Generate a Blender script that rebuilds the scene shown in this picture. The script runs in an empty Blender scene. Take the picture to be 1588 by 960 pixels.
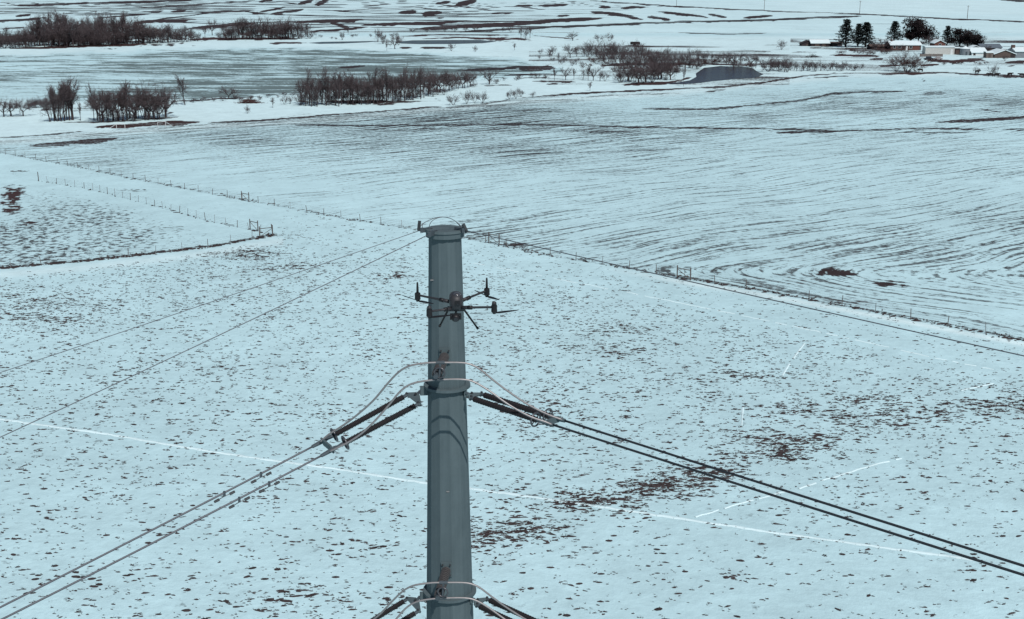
import bpy, math, random
import numpy as np
from mathutils import Vector, Matrix

scene = bpy.context.scene
COL = scene.collection
R = math.radians
# ------------------------------------------------------------------ camera, sky, sun, exposure
CAM_H = 40.0                       # metres above the snow
FOC = 2000.0                       # focal length in photo pixels (photo 1588 x 960)
CX, CY = 794.0, 480.0
HORIZON = -35.0
PITCH = math.atan((CY - HORIZON) / FOC)
SP, CP = math.sin(PITCH), math.cos(PITCH)
cam_data = bpy.data.cameras.new('camera')
cam = bpy.data.objects.new('camera', cam_data); COL.objects.link(cam)
cam.location = (0, 0, CAM_H); cam.rotation_euler = (math.pi / 2 - PITCH, 0, 0)
cam_data.sensor_fit = 'HORIZONTAL'; cam_data.sensor_width = 36.0
cam_data.lens = 36.0 * FOC / 1588.0
cam_data.clip_start = 0.1; cam_data.clip_end = 40000
scene.camera = cam

SUN_EL, SUN_AZ = 51.0, 24.0        # height; degrees to the right of straight behind the camera
world = bpy.data.worlds.new('World'); scene.world = world; world.use_nodes = True
wn = world.node_tree.nodes; wl = world.node_tree.links
bg = wn['Background']; sky = wn.new('ShaderNodeTexSky')
sky.sky_type = 'NISHITA'; sky.sun_disc = False
sky.sun_elevation = R(SUN_EL); sky.sun_rotation = R(180 - SUN_AZ)
sky.air_density = 1.0; sky.dust_density = 0.6; sky.ozone_density = 1.5
wl.new(sky.outputs[0], bg.inputs['Color']); bg.inputs['Strength'].default_value = 0.06
sd = bpy.data.lights.new('sun', 'SUN'); sun = bpy.data.objects.new('sun', sd); COL.objects.link(sun)
sd.energy = 3.75; sd.angle = R(0.53); sd.color = (1.0, 0.97, 0.93)
to_sun = Vector((math.sin(R(SUN_AZ)) * math.cos(R(SUN_EL)), -math.cos(R(SUN_AZ)) * math.cos(R(SUN_EL)), math.sin(R(SUN_EL))))
sun.rotation_euler = to_sun.to_track_quat('Z', 'Y').to_euler()
sun.location = (30, -60, 120)
vs = scene.view_settings
vs.view_transform = 'Standard'; vs.look = 'None'; vs.gamma = 1.0; vs.use_curve_mapping = False
vs.exposure = 0.0

# ------------------------------------------------------------------ camera projection helpers (image pixel <-> ground)
def ray(px, py):
    dx = (px - CX) / FOC; dy = (CY - py) / FOC
    return dx, CP + SP * dy, -SP + CP * dy
def ground(px, py, z=0.0):
    a, b, c = ray(px, py); t = (z - CAM_H) / c
    return Vector((a * t, b * t, z))
def at(px, py, Y):
    a, b, c = ray(px, py); t = Y / b
    return Vector((a * t, Y, CAM_H + c * t))
def pix(X, Y, Z=0.0):
    zz = Z - CAM_H
    d = Y * CP - zz * SP; u = Y * SP + zz * CP
    return CX + FOC * X / d, CY - FOC * u / d
def depth(p):
    return p[1] * CP - (p[2] - CAM_H) * SP
def metres(px_len, p):
    return px_len * depth(p) / FOC
def on_plane(px, py, p0, d):
    """where the camera ray of an image pixel meets the upright plane through p0 that runs along d"""
    a, b, c = ray(px, py); n = (d[1], -d[0])
    t = (n[0] * p0[0] + n[1] * p0[1]) / (n[0] * a + n[1] * b)
    return Vector((a * t, b * t, CAM_H + c * t))

# ------------------------------------------------------------------ mesh helpers
class MB:
    def __init__(s): s.v = []; s.f = []
    def add(s, vs_, fs):
        o = len(s.v); s.v.extend([tuple(v) for v in vs_]); s.f.extend([tuple(i + o for i in f) for f in fs]); return s
    def box(s, c, size, rz=0.0, mat=None):
        hx, hy, hz = [k / 2 for k in size]
        vv = [Vector((x, y, z)) for z in (-hz, hz) for x, y in ((-hx, -hy), (hx, -hy), (hx, hy), (-hx, hy))]
        m = mat if mat is not None else Matrix.Rotation(rz, 3, 'Z')
        c = Vector(c)
        return s.add([m @ v + c for v in vv], [(3, 2, 1, 0), (4, 5, 6, 7), (0, 1, 5, 4), (1, 2, 6, 5), (2, 3, 7, 6), (3, 0, 4, 7)])
    def bar(s, a, b, w, h, up=(0, 0, 1)):
        a, b = Vector(a), Vector(b); d = (b - a).normalized(); up = Vector(up)
        x = d.cross(up)
        if x.length < 1e-4: x = d.cross(Vector((1, 0, 0)))
        x.normalize(); y = x.cross(d)
        vv = [p + x * sx * w / 2 + y * sy * h / 2 for p in (a, b) for sx, sy in ((-1, -1), (1, -1), (1, 1), (-1, 1))]
        return s.add(vv, [(3, 2, 1, 0), (4, 5, 6, 7), (0, 1, 5, 4), (1, 2, 6, 5), (2, 3, 7, 6), (3, 0, 4, 7)])
    def tube(s, pts, rad, n=6, cap=True, phase=0.0):
        pts = [Vector(p) for p in pts]
        if not hasattr(rad, '__len__'): rad = [rad] * len(pts)
        t0 = (pts[1] - pts[0]).normalized()
        x = t0.cross(Vector((0, 0, 1)))
        if x.length < 1e-3: x = Vector((1, 0, 0))
        x.normalize(); vv = []
        for i, p in enumerate(pts):
            t = (pts[min(i + 1, len(pts) - 1)] - pts[max(i - 1, 0)])
            if t.length < 1e-9: t = t0
            t = t.normalized(); x = (x - t * x.dot(t))
            if x.length < 1e-6: x = t.orthogonal()
            x.normalize(); y = t.cross(x)
            for k in range(n):
                a = 2 * math.pi * k / n + phase
                vv.append(p + (x * math.cos(a) + y * math.sin(a)) * rad[i])
        ff = [(i * n + k, i * n + (k + 1) % n, (i + 1) * n + (k + 1) % n, (i + 1) * n + k) for i in range(len(pts) - 1) for k in range(n)]
        if cap: ff += [tuple(range(n))[::-1], tuple((len(pts) - 1) * n + k for k in range(n))]
        return s.add(vv, ff)
    def torus(s, c, axis, r, r2, n=20, m=6):
        c = Vector(c); ax = Vector(axis).normalized(); x = ax.orthogonal().normalized(); y = ax.cross(x); vv = []
        for i in range(n):
            a = 2 * math.pi * i / n; d = x * math.cos(a) + y * math.sin(a)
            for k in range(m):
                b = 2 * math.pi * k / m; vv.append(c + d * (r + r2 * math.cos(b)) + ax * r2 * math.sin(b))
        return s.add(vv, [(i * m + k, i * m + (k + 1) % m, ((i + 1) % n) * m + (k + 1) % m, ((i + 1) % n) * m + k) for i in range(n) for k in range(m)])
    def ball(s, c, r, n=12, m=8, sc=(1, 1, 1)):
        c = Vector(c); vv = [c + Vector((0, 0, r * sc[2]))]
        for i in range(1, m):
            t = math.pi * i / m
            for k in range(n):
                a = 2 * math.pi * k / n
                vv.append(c + Vector((r * sc[0] * math.sin(t) * math.cos(a), r * sc[1] * math.sin(t) * math.sin(a), r * sc[2] * math.cos(t))))
        vv.append(c - Vector((0, 0, r * sc[2]))); L = len(vv) - 1
        ff = [(0, 1 + k, 1 + (k + 1) % n) for k in range(n)]
        ff += [(1 + i * n + k, 1 + (i + 1) * n + k, 1 + (i + 1) * n + (k + 1) % n, 1 + i * n + (k + 1) % n) for i in range(m - 2) for k in range(n)]
        ff += [(L, 1 + (m - 2) * n + (k + 1) % n, 1 + (m - 2) * n + k) for k in range(n)]
        return s.add(vv, ff)
    def prism(s, prof, a, b, flip=False):
        """profile of (along, up) points swept between two end frames given as functions"""
        n = len(prof); vv = [a(p) for p in prof] + [b(p) for p in prof]
        ff = [tuple(range(n))[::-1], tuple(range(n, 2 * n))] + [(k, (k + 1) % n, n + (k + 1) % n, n + k) for k in range(n)]
        return s.add(vv, ff)
    def mesh(s, name, mat, smooth=False):
        me = bpy.data.meshes.new(name); me.from_pydata(s.v, [], s.f); me.update()
        if mat: me.materials.append(mat)
        if smooth: me.polygons.foreach_set('use_smooth', [True] * len(me.polygons))
        return me
    def build(s, name, mat, parent=None, smooth=False):
        return link(name, s.mesh(name, mat, smooth), parent)
def link(name, data, parent=None, loc=None):
    o = bpy.data.objects.new(name, data); COL.objects.link(o)
    if parent is not None:
        o.parent = parent
        o.matrix_parent_inverse = parent_inverse(parent)
    if loc is not None: o.location = loc
    return o
def parent_inverse(p):
    return Matrix.Translation(-Vector(p.location)) if getattr(p, 'location', None) is not None and p.get('_world', 0) else Matrix.Identity(4)
def empty(name, loc=(0, 0, 0), rz=0.0, world_parts=False):
    """an Empty at the thing's base; world_parts: its parts are written in world metres"""
    o = bpy.data.objects.new(name, None); COL.objects.link(o); o.location = loc; o.rotation_euler = (0, 0, rz)
    o.empty_display_size = 0.2
    if world_parts: o['_world'] = 1
    return o
def tag(o, label=None, cat=None, group=None, kind=None):
    if label: o['label'] = label
    if cat: o['category'] = cat
    if group: o['group'] = group
    if kind: o['kind'] = kind
    return o
def copy_tree(o, parent=None):
    c = o.copy(); COL.objects.link(c); c.parent = parent
    for ch in list(o.children): copy_tree(ch, c)
    return c

# ------------------------------------------------------------------ materials
def mat(name, col, rough=0.7, metal=0.0, spec=0.3, var=0.0, scale=8.0, bump=0.0, coat=0.0):
    m = bpy.data.materials.new(name); m.use_nodes = True
    nt = m.node_tree; b = nt.nodes['Principled BSDF']
    b.inputs['Roughness'].default_value = rough; b.inputs['Metallic'].default_value = metal
    b.inputs['Specular IOR Level'].default_value = spec; b.inputs['Coat Weight'].default_value = coat
    b.inputs['Base Color'].default_value = (*col, 1)
    if var or bump:
        tc = nt.nodes.new('ShaderNodeTexCoord')
        n = nt.nodes.new('ShaderNodeTexNoise'); n.inputs['Scale'].default_value = scale; n.inputs['Detail'].default_value = 6; n.inputs['Roughness'].default_value = 0.65
        nt.links.new(tc.outputs['Object'], n.inputs['Vector'])
        if var:
            r = nt.nodes.new('ShaderNodeMapRange'); r.inputs[1].default_value = 0.25; r.inputs[2].default_value = 0.75
            r.inputs[3].default_value = 1 - var; r.inputs[4].default_value = 1 + var
            nt.links.new(n.outputs[0], r.inputs[0])
            mx = nt.nodes.new('ShaderNodeMix'); mx.data_type = 'RGBA'; mx.blend_type = 'MULTIPLY'; mx.inputs[0].default_value = 1.0
            mx.inputs[6].default_value = (*col, 1); nt.links.new(r.outputs[0], mx.inputs[7]); nt.links.new(mx.outputs[2], b.inputs['Base Color'])
        if bump:
            bp = nt.nodes.new('ShaderNodeBump'); bp.inputs['Strength'].default_value = bump; bp.inputs['Distance'].default_value = 0.05
            nt.links.new(n.outputs[0], bp.inputs['Height']); nt.links.new(bp.outputs[0], b.inputs['Normal'])
    return m
SNOW = (0.456, 0.648, 0.690)
SNOW_FRESH = (0.62, 0.77, 0.79)
M = {}
M['snow_line'] = mat('packed_snow', (0.62, 0.79, 0.82), 0.6, var=0.16, scale=0.35)
M['snow_roof'] = mat('roof_snow', (0.62, 0.72, 0.745), 0.6, var=0.05, scale=0.5)
M['grass'] = mat('dry_grass', (0.046, 0.037, 0.038), 0.95, spec=0.05, var=0.65, scale=0.9)
M['bark'] = mat('bark', (0.050, 0.040, 0.042), 0.95, spec=0.1, var=0.3, scale=2.0)
M['bark_pale'] = mat('pale_bark', (0.42, 0.40, 0.38), 0.9, var=0.2, scale=2.0)
M['twig'] = mat('twigs', (0.092, 0.075, 0.079), 0.95, spec=0.05, var=0.3, scale=1.0)
M['twig_red'] = mat('reddish_twigs', (0.085, 0.050, 0.048), 0.95, spec=0.05, var=0.3, scale=1.0)
M['needle'] = mat('needles', (0.020, 0.026, 0.026), 0.9, spec=0.1, var=0.4, scale=1.5)
M['cedar'] = mat('cedar_leaf', (0.022, 0.017, 0.018), 0.9, spec=0.1, var=0.4, scale=1.5)
M['wood'] = mat('weathered_wood', (0.13, 0.105, 0.095), 0.9, var=0.3, scale=6)
M['post'] = mat('fence_wood', (0.10, 0.085, 0.08), 0.9, var=0.3, scale=6)
M['post_pale'] = mat('pale_fence_steel', (0.22, 0.24, 0.25), 0.7, var=0.2, scale=6)
M['wire'] = mat('fence_wire', (0.12, 0.12, 0.13), 0.6, metal=0.4)
M['white_paint'] = mat('white_paint', (0.58, 0.60, 0.60), 0.6, var=0.06, scale=2)
M['cream'] = mat('cream_siding', (0.42, 0.415, 0.395), 0.7, var=0.08, scale=1)
M['brick'] = mat('brick', (0.085, 0.052, 0.046), 0.9, var=0.3, scale=3)
M['red_wall'] = mat('red_boards', (0.11, 0.045, 0.036), 0.85, var=0.2, scale=2)
M['brown_wall'] = mat('brown_boards', (0.085, 0.062, 0.055), 0.9, var=0.25, scale=2)
M['dark_wall'] = mat('dark_boards', (0.030, 0.022, 0.024), 0.9, var=0.25, scale=2)
M['grey_metal'] = mat('grey_sheet_metal', (0.19, 0.21, 0.23), 0.5, metal=0.3, var=0.12, scale=1)
M['slate'] = mat('slate_roof', (0.10, 0.125, 0.15), 0.8, var=0.15, scale=1)
M['glass'] = mat('dark_glass', (0.015, 0.018, 0.022), 0.08, spec=0.5)
M['black'] = mat('black_hide', (0.012, 0.010, 0.011), 0.8, var=0.3, scale=3)
M['rubber'] = mat('rubber', (0.02, 0.02, 0.02), 0.8)
M['car_dark'] = mat('dark_car_paint', (0.02, 0.02, 0.024), 0.3, spec=0.5, coat=0.6)
M['car_pale'] = mat('pale_car_paint', (0.36, 0.36, 0.36), 0.35, spec=0.5, coat=0.6)

def steel_material():
    m = bpy.data.materials.new('galvanised_steel'); m.use_nodes = True; nt = m.node_tree; b = nt.nodes['Principled BSDF']
    tc = nt.nodes.new('ShaderNodeTexCoord'); mp = nt.nodes.new('ShaderNodeMapping'); mp.inputs['Scale'].default_value = (9, 9, 0.35)
    nt.links.new(tc.outputs['Object'], mp.inputs['Vector'])
    n = nt.nodes.new('ShaderNodeTexNoise'); n.inputs['Scale'].default_value = 1.6; n.inputs['Detail'].default_value = 7; n.inputs['Roughness'].default_value = 0.6
    nt.links.new(mp.outputs[0], n.inputs['Vector'])
    n2 = nt.nodes.new('ShaderNodeTexNoise'); n2.inputs['Scale'].default_value = 2.2; n2.inputs['Detail'].default_value = 8; n2.inputs['Roughness'].default_value = 0.7
    nt.links.new(tc.outputs['Object'], n2.inputs['Vector'])
    ad = nt.nodes.new('ShaderNodeMath'); ad.operation = 'MULTIPLY_ADD'; ad.inputs[1].default_value = 0.5
    sc = nt.nodes.new('ShaderNodeMath'); sc.operation = 'MULTIPLY'; sc.inputs[1].default_value = 0.5
    nt.links.new(n2.outputs[0], sc.inputs[0]); nt.links.new(n.outputs[0], ad.inputs[0]); nt.links.new(sc.outputs[0], ad.inputs[2])
    cr = nt.nodes.new('ShaderNodeValToRGB'); e = cr.color_ramp.elements
    e[0].position = 0.32; e[0].color = (0.066, 0.091, 0.100, 1); e[1].position = 0.70; e[1].color = (0.098, 0.130, 0.141, 1)
    nt.links.new(ad.outputs[0], cr.inputs[0]); nt.links.new(cr.outputs[0], b.inputs['Base Color'])
    b.inputs['Metallic'].default_value = 0.0; b.inputs['Roughness'].default_value = 0.6; b.inputs['Specular IOR Level'].default_value = 0.06
    return m
M['steel'] = steel_material()
M['steel_dark'] = mat('dark_galvanised', (0.062, 0.078, 0.090), 0.55, metal=0.2, var=0.2, scale=14)
M['bolt'] = mat('bolts', (0.06, 0.065, 0.07), 0.5, metal=0.5)
M['polymer'] = mat('polymer_insulator', (0.014, 0.012, 0.014), 0.6, var=0.2, scale=5)
M['polymer_grey'] = mat('grey_polymer', (0.050, 0.047, 0.048), 0.6, var=0.25, scale=12)
M['alu'] = mat('aluminium_strand', (0.27, 0.255, 0.255), 0.45, metal=0.5, var=0.15, scale=20)
M['alu_dull'] = mat('dull_strand', (0.105, 0.11, 0.125), 0.5, metal=0.4, var=0.15, scale=20)
M['alu_shaded'] = mat('shaded_strand', (0.022, 0.026, 0.032), 0.6, metal=0.2)  # same strand for the right span, its darker lighting put into the colour
M['ring'] = mat('corona_ring', (0.10, 0.10, 0.11), 0.35, metal=0.6)
M['drone'] = mat('drone_shell', (0.030, 0.030, 0.034), 0.5, var=0.2, scale=30)
M['drone_gloss'] = mat('drone_dome', (0.045, 0.045, 0.05), 0.16, spec=0.6, coat=0.8)
M['drone_black'] = mat('drone_black', (0.010, 0.010, 0.012), 0.5)
M['lens'] = mat('lens', (0.01, 0.01, 0.014), 0.05, spec=0.6)

# ------------------------------------------------------------------ value noise (numpy)
def _hash(ix, iy, seed):
    h = (ix.astype(np.int64) * 374761393 + iy.astype(np.int64) * 668265263 + seed * 982451653) & 0xffffffff
    h = ((h ^ (h >> 13)) * 1274126177) & 0xffffffff
    return ((h ^ (h >> 16)) & 0xffff) / 65535.0
def vnoise(x, y, seed=0):
    ix, iy = np.floor(x), np.floor(y); fx, fy = x - ix, y - iy
    fx = fx * fx * (3 - 2 * fx); fy = fy * fy * (3 - 2 * fy)
    a, b = _hash(ix, iy, seed), _hash(ix + 1, iy, seed); c, d = _hash(ix, iy + 1, seed), _hash(ix + 1, iy + 1, seed)
    return (a * (1 - fx) + b * fx) * (1 - fy) + (c * (1 - fx) + d * fx) * fy
def fbm(x, y, seed=0, o=4):
    t = 0; a = 0.5; s = 0
    for k in range(o):
        t = t + a * vnoise(x * 2 ** k, y * 2 ** k, seed + k * 17); s += a; a *= 0.55
    return t / s
def sstep(a, b, x):
    t = np.clip((x - a) / (b - a), 0, 1); return t * t * (3 - 2 * t)

# ------------------------------------------------------------------ lines of the land, in image pixels
FENCE_N = [(-60, 226), (0, 238), (100, 256), (200, 277), (330, 302), (430, 320), (540, 341), (640, 356), (735, 373), (850, 397), (950, 413), (1050, 431), (1165, 449), (1300, 474), (1440, 501), (1588, 529), (1720, 556)]
FENCE_W = [(60, 281), (140, 294), (240, 320), (330, 345), (423, 364)]
FENCE_S = [(423, 366), (330, 383), (230, 395), (120, 407), (0, 417), (-80, 424)]
def fence_y(poly, u): return np.interp(u, [p[0] for p in poly], [p[1] for p in poly])

# strips of bare soil: (points, thickness, strength, redness)
STRIPS = [
 ([(0, 9.5), (200, 3.5), (280, 0.5), (330, -2)], 1.6, 1, .3), ([(-20, 34), (40, 31), (78, 26)], 2.2, 1, .3), ([(0, 45), (42, 43)], 1.2, .9, .3),
 ([(205, 12), (300, 8), (400, 1)], 1.2, .9, .3), ([(230, 19), (256, 16)], 2.2, .9, .3), ([(263, 19), (290, 17)], 2.2, .9, .3), ([(198, 36), (255, 32), (314, 29)], 3, 1, .4),
 ([(280, 46), (340, 40), (405, 36)], 3, 1, .4), ([(22, 25.5), (50, 23)], 2.2, 1, .3), ([(100, 14), (190, 12)], 1, .7, .3), ([(310, 20), (400, 16)], 1.2, .8, .3), ([(390, 22), (405, 20)], 2.5, .9, .3),
 ([(400, 3), (428, -1)], 2.4, 1, .3), ([(460, 7), (488, -1)], 2.6, 1, .3), ([(487, 8), (512, 0)], 3.5, 1, .3), ([(400, 19), (445, 11)], 1.6, 1, .3), ([(415, 22.5), (475, 14.5)], 2.4, 1, .3),
 ([(615, 20.5), (648, 17.5)], 3.2, 1, .3), ([(652, 22), (688, 20)], 4, 1, .3), ([(672, 6.5), (700, 2.5)], 2.2, 1, .3), ([(672, 6.5), (720, 11), (770, 17)], 1.2, .9, .3), ([(703, 8.5), (742, 0)], 4, 1, .3), ([(760, 20.5), (800, 20)], 1.6, .9, .3), ([(560, 10), (610, 6)], 1.2, .8, .3), ([(520, 18), (600, 12)], 1, .7, .3), ([(675, 28.5), (690, 28)], 1.5, .9, .3),
 ([(445, 35.5), (500, 33), (577, 31)], 2.5, 1, .4), ([(548, 39), (677, 36), (738, 31)], 2.5, 1, .4), ([(473, 49.5), (530, 46), (578, 42)], 2, 1, .4), ([(510, 35), (545, 44)], 2.2, .9, .4), ([(632, 46), (720, 41), (800, 37), (870, 31.5), (945, 28)], 3.2, 1, .4),
 ([(795, 10), (828, 8.5)], 2.2, 1, .3), ([(830, 10), (885, 7.5)], 2.5, 1, .3), ([(910, 18), (956, 22), (1002, 31)], 2.8, 1, .3), ([(1000, 25.5), (1042, 31)], 2.6, 1, .3), ([(1010, 16.5), (1065, 23), (1105, 28)], 2, 1, .3), ([(960, 12.5), (1004, 11)], 2, 1, .3), ([(928, 11.5), (948, 11.5)], 2.2, 1, .3), ([(862, 25), (885, 24)], 1.8, .9, .3), ([(1095, 22), (1130, 27)], 1.8, .9, .3), ([(1150, 28), (1202, 24)], 2, 1, .3),
 ([(700, 50), (800, 44.5), (890, 40.5), (1052, 34), (1200, 31), (1270, 27.5), (1348, 25)], 1.8, .85, .1),
 ([(900, 0), (1047, 10), (1190, 17), (1340, 22), (1450, 28), (1620, 35)], 1.0, .9, .3), ([(1540, -1), (1620, 3)], 1.5, .9, .2),
 ([(607, 57), (680, 54), (800, 55)], 1.6, .9, 1), ([(640, 61), (720, 58), (800, 62)], 1.4, .9, 1), ([(412, 67), (484, 67)], 2.4, 1, .7), ([(618, 74), (640, 75)], 2, 1, .6), ([(648, 74), (700, 74.5)], 2, .95, .5), ([(820, 55), (862, 58), (905, 62)], 1.2, .8, .5), ([(0, 75), (60, 74), (160, 71), (240, 68)], 2.4, 1, .8), ([(280, 62), (330, 60), (400, 60), (475, 61)], 2.6, 1, .9),
 ([(-20, 160), (0, 159), (60, 157)], 1, .5, .2), ([(258, 158), (330, 154), (405, 150)], 1.8, .95, .2), ([(60, 171), (82, 169)], 2, 1, .4), ([(0, 181), (48, 180)], 1.6, .9, .4), ([(85, 190), (150, 190), (215, 186), (290, 180)], 2.0, .9, .5), ([(255, 176), (272, 174)], 2, 1, .4),
 ([(136, 197.5), (190, 196), (260, 191), (318, 190)], 5.2, 1, .75), ([(-20, 215), (60, 210), (140, 203)], 1.3, 1, .3), ([(0, 202), (100, 203), (170, 202)], .8, .7, .3), ([(312, 191), (400, 187), (500, 179), (600, 172), (695, 164)], 1.7, 1, .3),
 ([(30, 228), (100, 222), (150, 218), (195, 213.5)], 4.5, .95, .4), ([(-20, 233), (40, 230), (100, 226)], 5, .6, .1), ([(300, 200), (330, 199)], 1.2, .6, .2),
 ([(505, 186), (560, 182)], 1, .8, .2), ([(700, 164), (745, 163), (800, 152)], 1.4, .9, .4), ([(770, 166), (800, 163)], 1, .6, .2), ([(795, 153), (888, 145.5), (1052, 137.5), (1130, 134), (1190, 127), (1240, 119), (1268, 116), (1330, 113), (1400, 114), (1460, 112), (1500, 115), (1620, 119)], 1.8, 1, .45),
 ([(1090, 143), (1130, 138)], 2, .9, .3), ([(1245, 122.5), (1330, 116.5)], 1.1, .9, .2), ([(1330, 112.5), (1378, 114), (1450, 113)], 3, .9, .8), ([(1378, 113), (1420, 112)], 4, .9, .8), ([(1540, 119), (1620, 120)], 1.6, 1, .5),
 ([(440, 193.5), (560, 195), (700, 194), (800, 193), (900, 195), (1000, 197.5), (1200, 200), (1300, 203)], 1.9, .95, .1), ([(560, 201), (650, 200), (720, 200)], 1.5, .8, .1), ([(800, 200.5), (870, 199)], 1.3, .8, .1), ([(885, 204), (992, 204)], 1.4, .8, .1), ([(1188, 206.5), (1340, 202.5), (1440, 199), (1540, 201)], 2.0, .95, .15), ([(1436, 190.5), (1515, 186.5), (1620, 180)], 3.6, 1, .3), ([(1382, 205), (1460, 206), (1530, 206)], 1.4, .9, .1), ([(1550, 201), (1620, 201)], 2, .9, .1), ([(1230, 198), (1330, 195), (1400, 190)], 2, .55, .1),
 ([(800, 189), (850, 187), (880, 186)], 1, .7, .1), ([(886, 152.5), (950, 148), (1000, 146), (1070, 144)], 2.2, .7, .1), ([(980, 168.5), (1100, 169.5), (1160, 164), (1240, 156), (1262, 152), (1290, 145), (1330, 143), (1420, 141.5)], 2.0, .95, .15), ([(1270, 157), (1320, 147)], 3, .4, .1), ([(1428, 146.5), (1470, 144)], 3.4, .8, .1), ([(1512, 167.5), (1535, 171), (1560, 175)], 1.1, .9, .2), ([(1426, 118), (1437, 129)], 1.6, .9, .2), ([(1485, 143), (1600, 144)], 1.2, .5, .1), ([(1500, 160), (1588, 155)], 1.2, .4, .1),
 ([(400, 205), (480, 198), (560, 190)], 2, .4, 0), ([(620, 215), (700, 212)], 1.5, .35, 0), ([(980, 236), (1060, 229), (1140, 224)], 1.8, .7, .1), ([(845, 231), (890, 228)], 1.2, .6, .1), ([(400, 231), (450, 229)], 1.2, .6, .1),
 ([(330, 228), (380, 226)], 1.4, .5, .1), ([(400, 186), (480, 176), (560, 173)], 1.2, .6, .1), ([(1040, 50), (1120, 53), (1200, 51)], 1, .6, .1), ([(1180, 70), (1220, 68)], 1, .6, .1), ([(1165, 79), (1200, 80)], 1, .7, .3),
 ([(800, 108), (850, 105), (868, 107)], 5, .95, 0), ([(700, 110), (800, 105), (850, 103)], 3, .9, 0), ([(770, 118), (850, 114), (870, 116)], 2, .9, 0), ([(800, 122), (860, 119)], 1.4, .9, .2), ([(520, 105.5), (570, 102)], 2, .9, .2), ([(640, 130), (700, 133)], 1.5, .7, .3), ([(745, 133), (800, 132)], 1.5, .9, .3),
 ([(820, 126), (900, 127)], 1.8, 1, .6), ([(845, 131), (868, 130)], 1.6, .9, .4), ([(920, 102), (1000, 98), (1090, 100)], 3, .8, .5), ([(955, 132), (1000, 130), (1040, 128), (1080, 118)], 3, 1, .75), ([(960, 70), (1020, 72)], 1.4, .9, .5), ([(1080, 98), (1190, 103)], 1.6, .8, .6),
 ([(1225, 80.5), (1270, 81)], 1.2, .9, .4), ([(1250, 74), (1300, 72)], 1.5, .9, .5), ([(1280, 85.5), (1330, 86), (1370, 87)], 2.2, .95, .9), ([(1310, 78), (1350, 79)], 1.2, .9, .6), ([(1300, 73), (1350, 74), (1385, 76)], 1.6, .8, .6), ([(1348, 92), (1372, 91)], 1.6, .9, .7), ([(1358, 102.5), (1400, 101)], 1.2, .9, .8), ([(1430, 92), (1480, 96), (1520, 92), (1535, 96)], 3.4, .95, .85), ([(1425, 102), (1458, 100)], 2.2, .9, .9), ([(1465, 97), (1530, 90)], 3.4, .9, .8), ([(1555, 97), (1620, 95)], 3, .9, .6), ([(1540, 88), (1560, 90)], 2, .9, .5), ([(1560, 104), (1575, 101)], 1.2, .8, .5), ([(1290, 113), (1300, 112.5)], 1.5, 1, .2),
]
# patches: (cx, cy, rx, ry, strength, redness)
PATCHES = [
 (150, 60, 170, 14, 0.93, .45), (40, 62, 80, 12, 0.88, .4), (415, 50, 62, 10, 0.93, .4), (320, 44, 20, 8, 0.68, .4), (775, 60, 42, 6, 0.88, 1), (690, 56, 60, 3, 0.54, .9), (600, 66, 20, 4, 0.68, .5),
 (575, 140, 120, 22, 0.63, .3), (570, 158, 90, 5, 0.83, .4), (175, 172, 100, 12, 0.49, .25), (40, 168, 50, 8, 0.39, .2), (385, 155, 24, 4, 0.68, .8), (1000, 112, 80, 12, 0.63, .4), (960, 88, 90, 14, 0.44, .35), (1110, 92, 80, 7, 0.59, .4), (1240, 100, 100, 8, 0.49, .2), (900, 120, 60, 8, 0.49, .3),
 (1400, 95, 40, 12, 0.58, .5), (1300, 72, 60, 5, 0.59, .4), (1500, 90, 60, 8, 0.49, .5), (1440, 82, 60, 4, 0.58, .5), (1575, 90, 40, 8, 0.54, .5),
 (18, 312, 24, 32, 0.97, .8), (45, 346, 22, 4, 0.93, .6), (14, 292, 16, 8, 0.68, .5), (85, 322, 14, 6, 0.63, .4), (30, 265, 30, 2, 0.78, .3), (190, 295, 40, 3, 0.59, .2),
 (1290, 422, 38, 6, 0.97, .35), (1255, 414, 50, 8, 0.44, .2), (1375, 441, 36, 6, 0.93, .35), (1190, 372, 80, 8, 0.49, .1), (1130, 395, 60, 10, 0.47, .1), (1560, 415, 26, 3, 0.68, .1), (1210, 440, 120, 8, 0.49, .2), (1350, 468, 90, 7, 0.68, .3), (1140, 440, 60, 5, 0.59, .2), (1260, 335, 60, 5, 0.42, .1), (1390, 330, 60, 4, 0.44, .1), (1230, 258, 60, 4, 0.34, .1), (1000, 275, 60, 7, 0.39, .1), (920, 300, 60, 5, 0.39, .1), (1450, 335, 80, 5, 0.44, .1), (1430, 290, 60, 5, 0.36, .1), (930, 235, 50, 3, 0.44, .1), (1260, 290, 50, 3, 0.42, .1), (1400, 365, 80, 4, 0.42, .1), (1400, 405, 80, 4, 0.42, .1),
 (800, 379, 22, 3.5, 0.93, .2), (1290, 415, 6, 3, 0.68, .1), (565, 300, 30, 5, 0.32, 0), (690, 330, 60, 6, 0.32, 0), (750, 345, 60, 6, 0.32, 0),
 (180, 368, 34, 9, 0.49, .1), (260, 354, 40, 8, 0.46, .1), (60, 395, 80, 10, 0.50, .1), (130, 375, 60, 8, 0.42, .1), (100, 335, 70, 8, 0.44, .2),
]
BIG_TOP = [(-900, 262), (0, 215), (140, 204), (315, 192), (500, 180), (695, 165), (800, 153), (888, 147), (1052, 139), (1190, 128), (1268, 118), (1500, 117), (2400, 125)]
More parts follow.
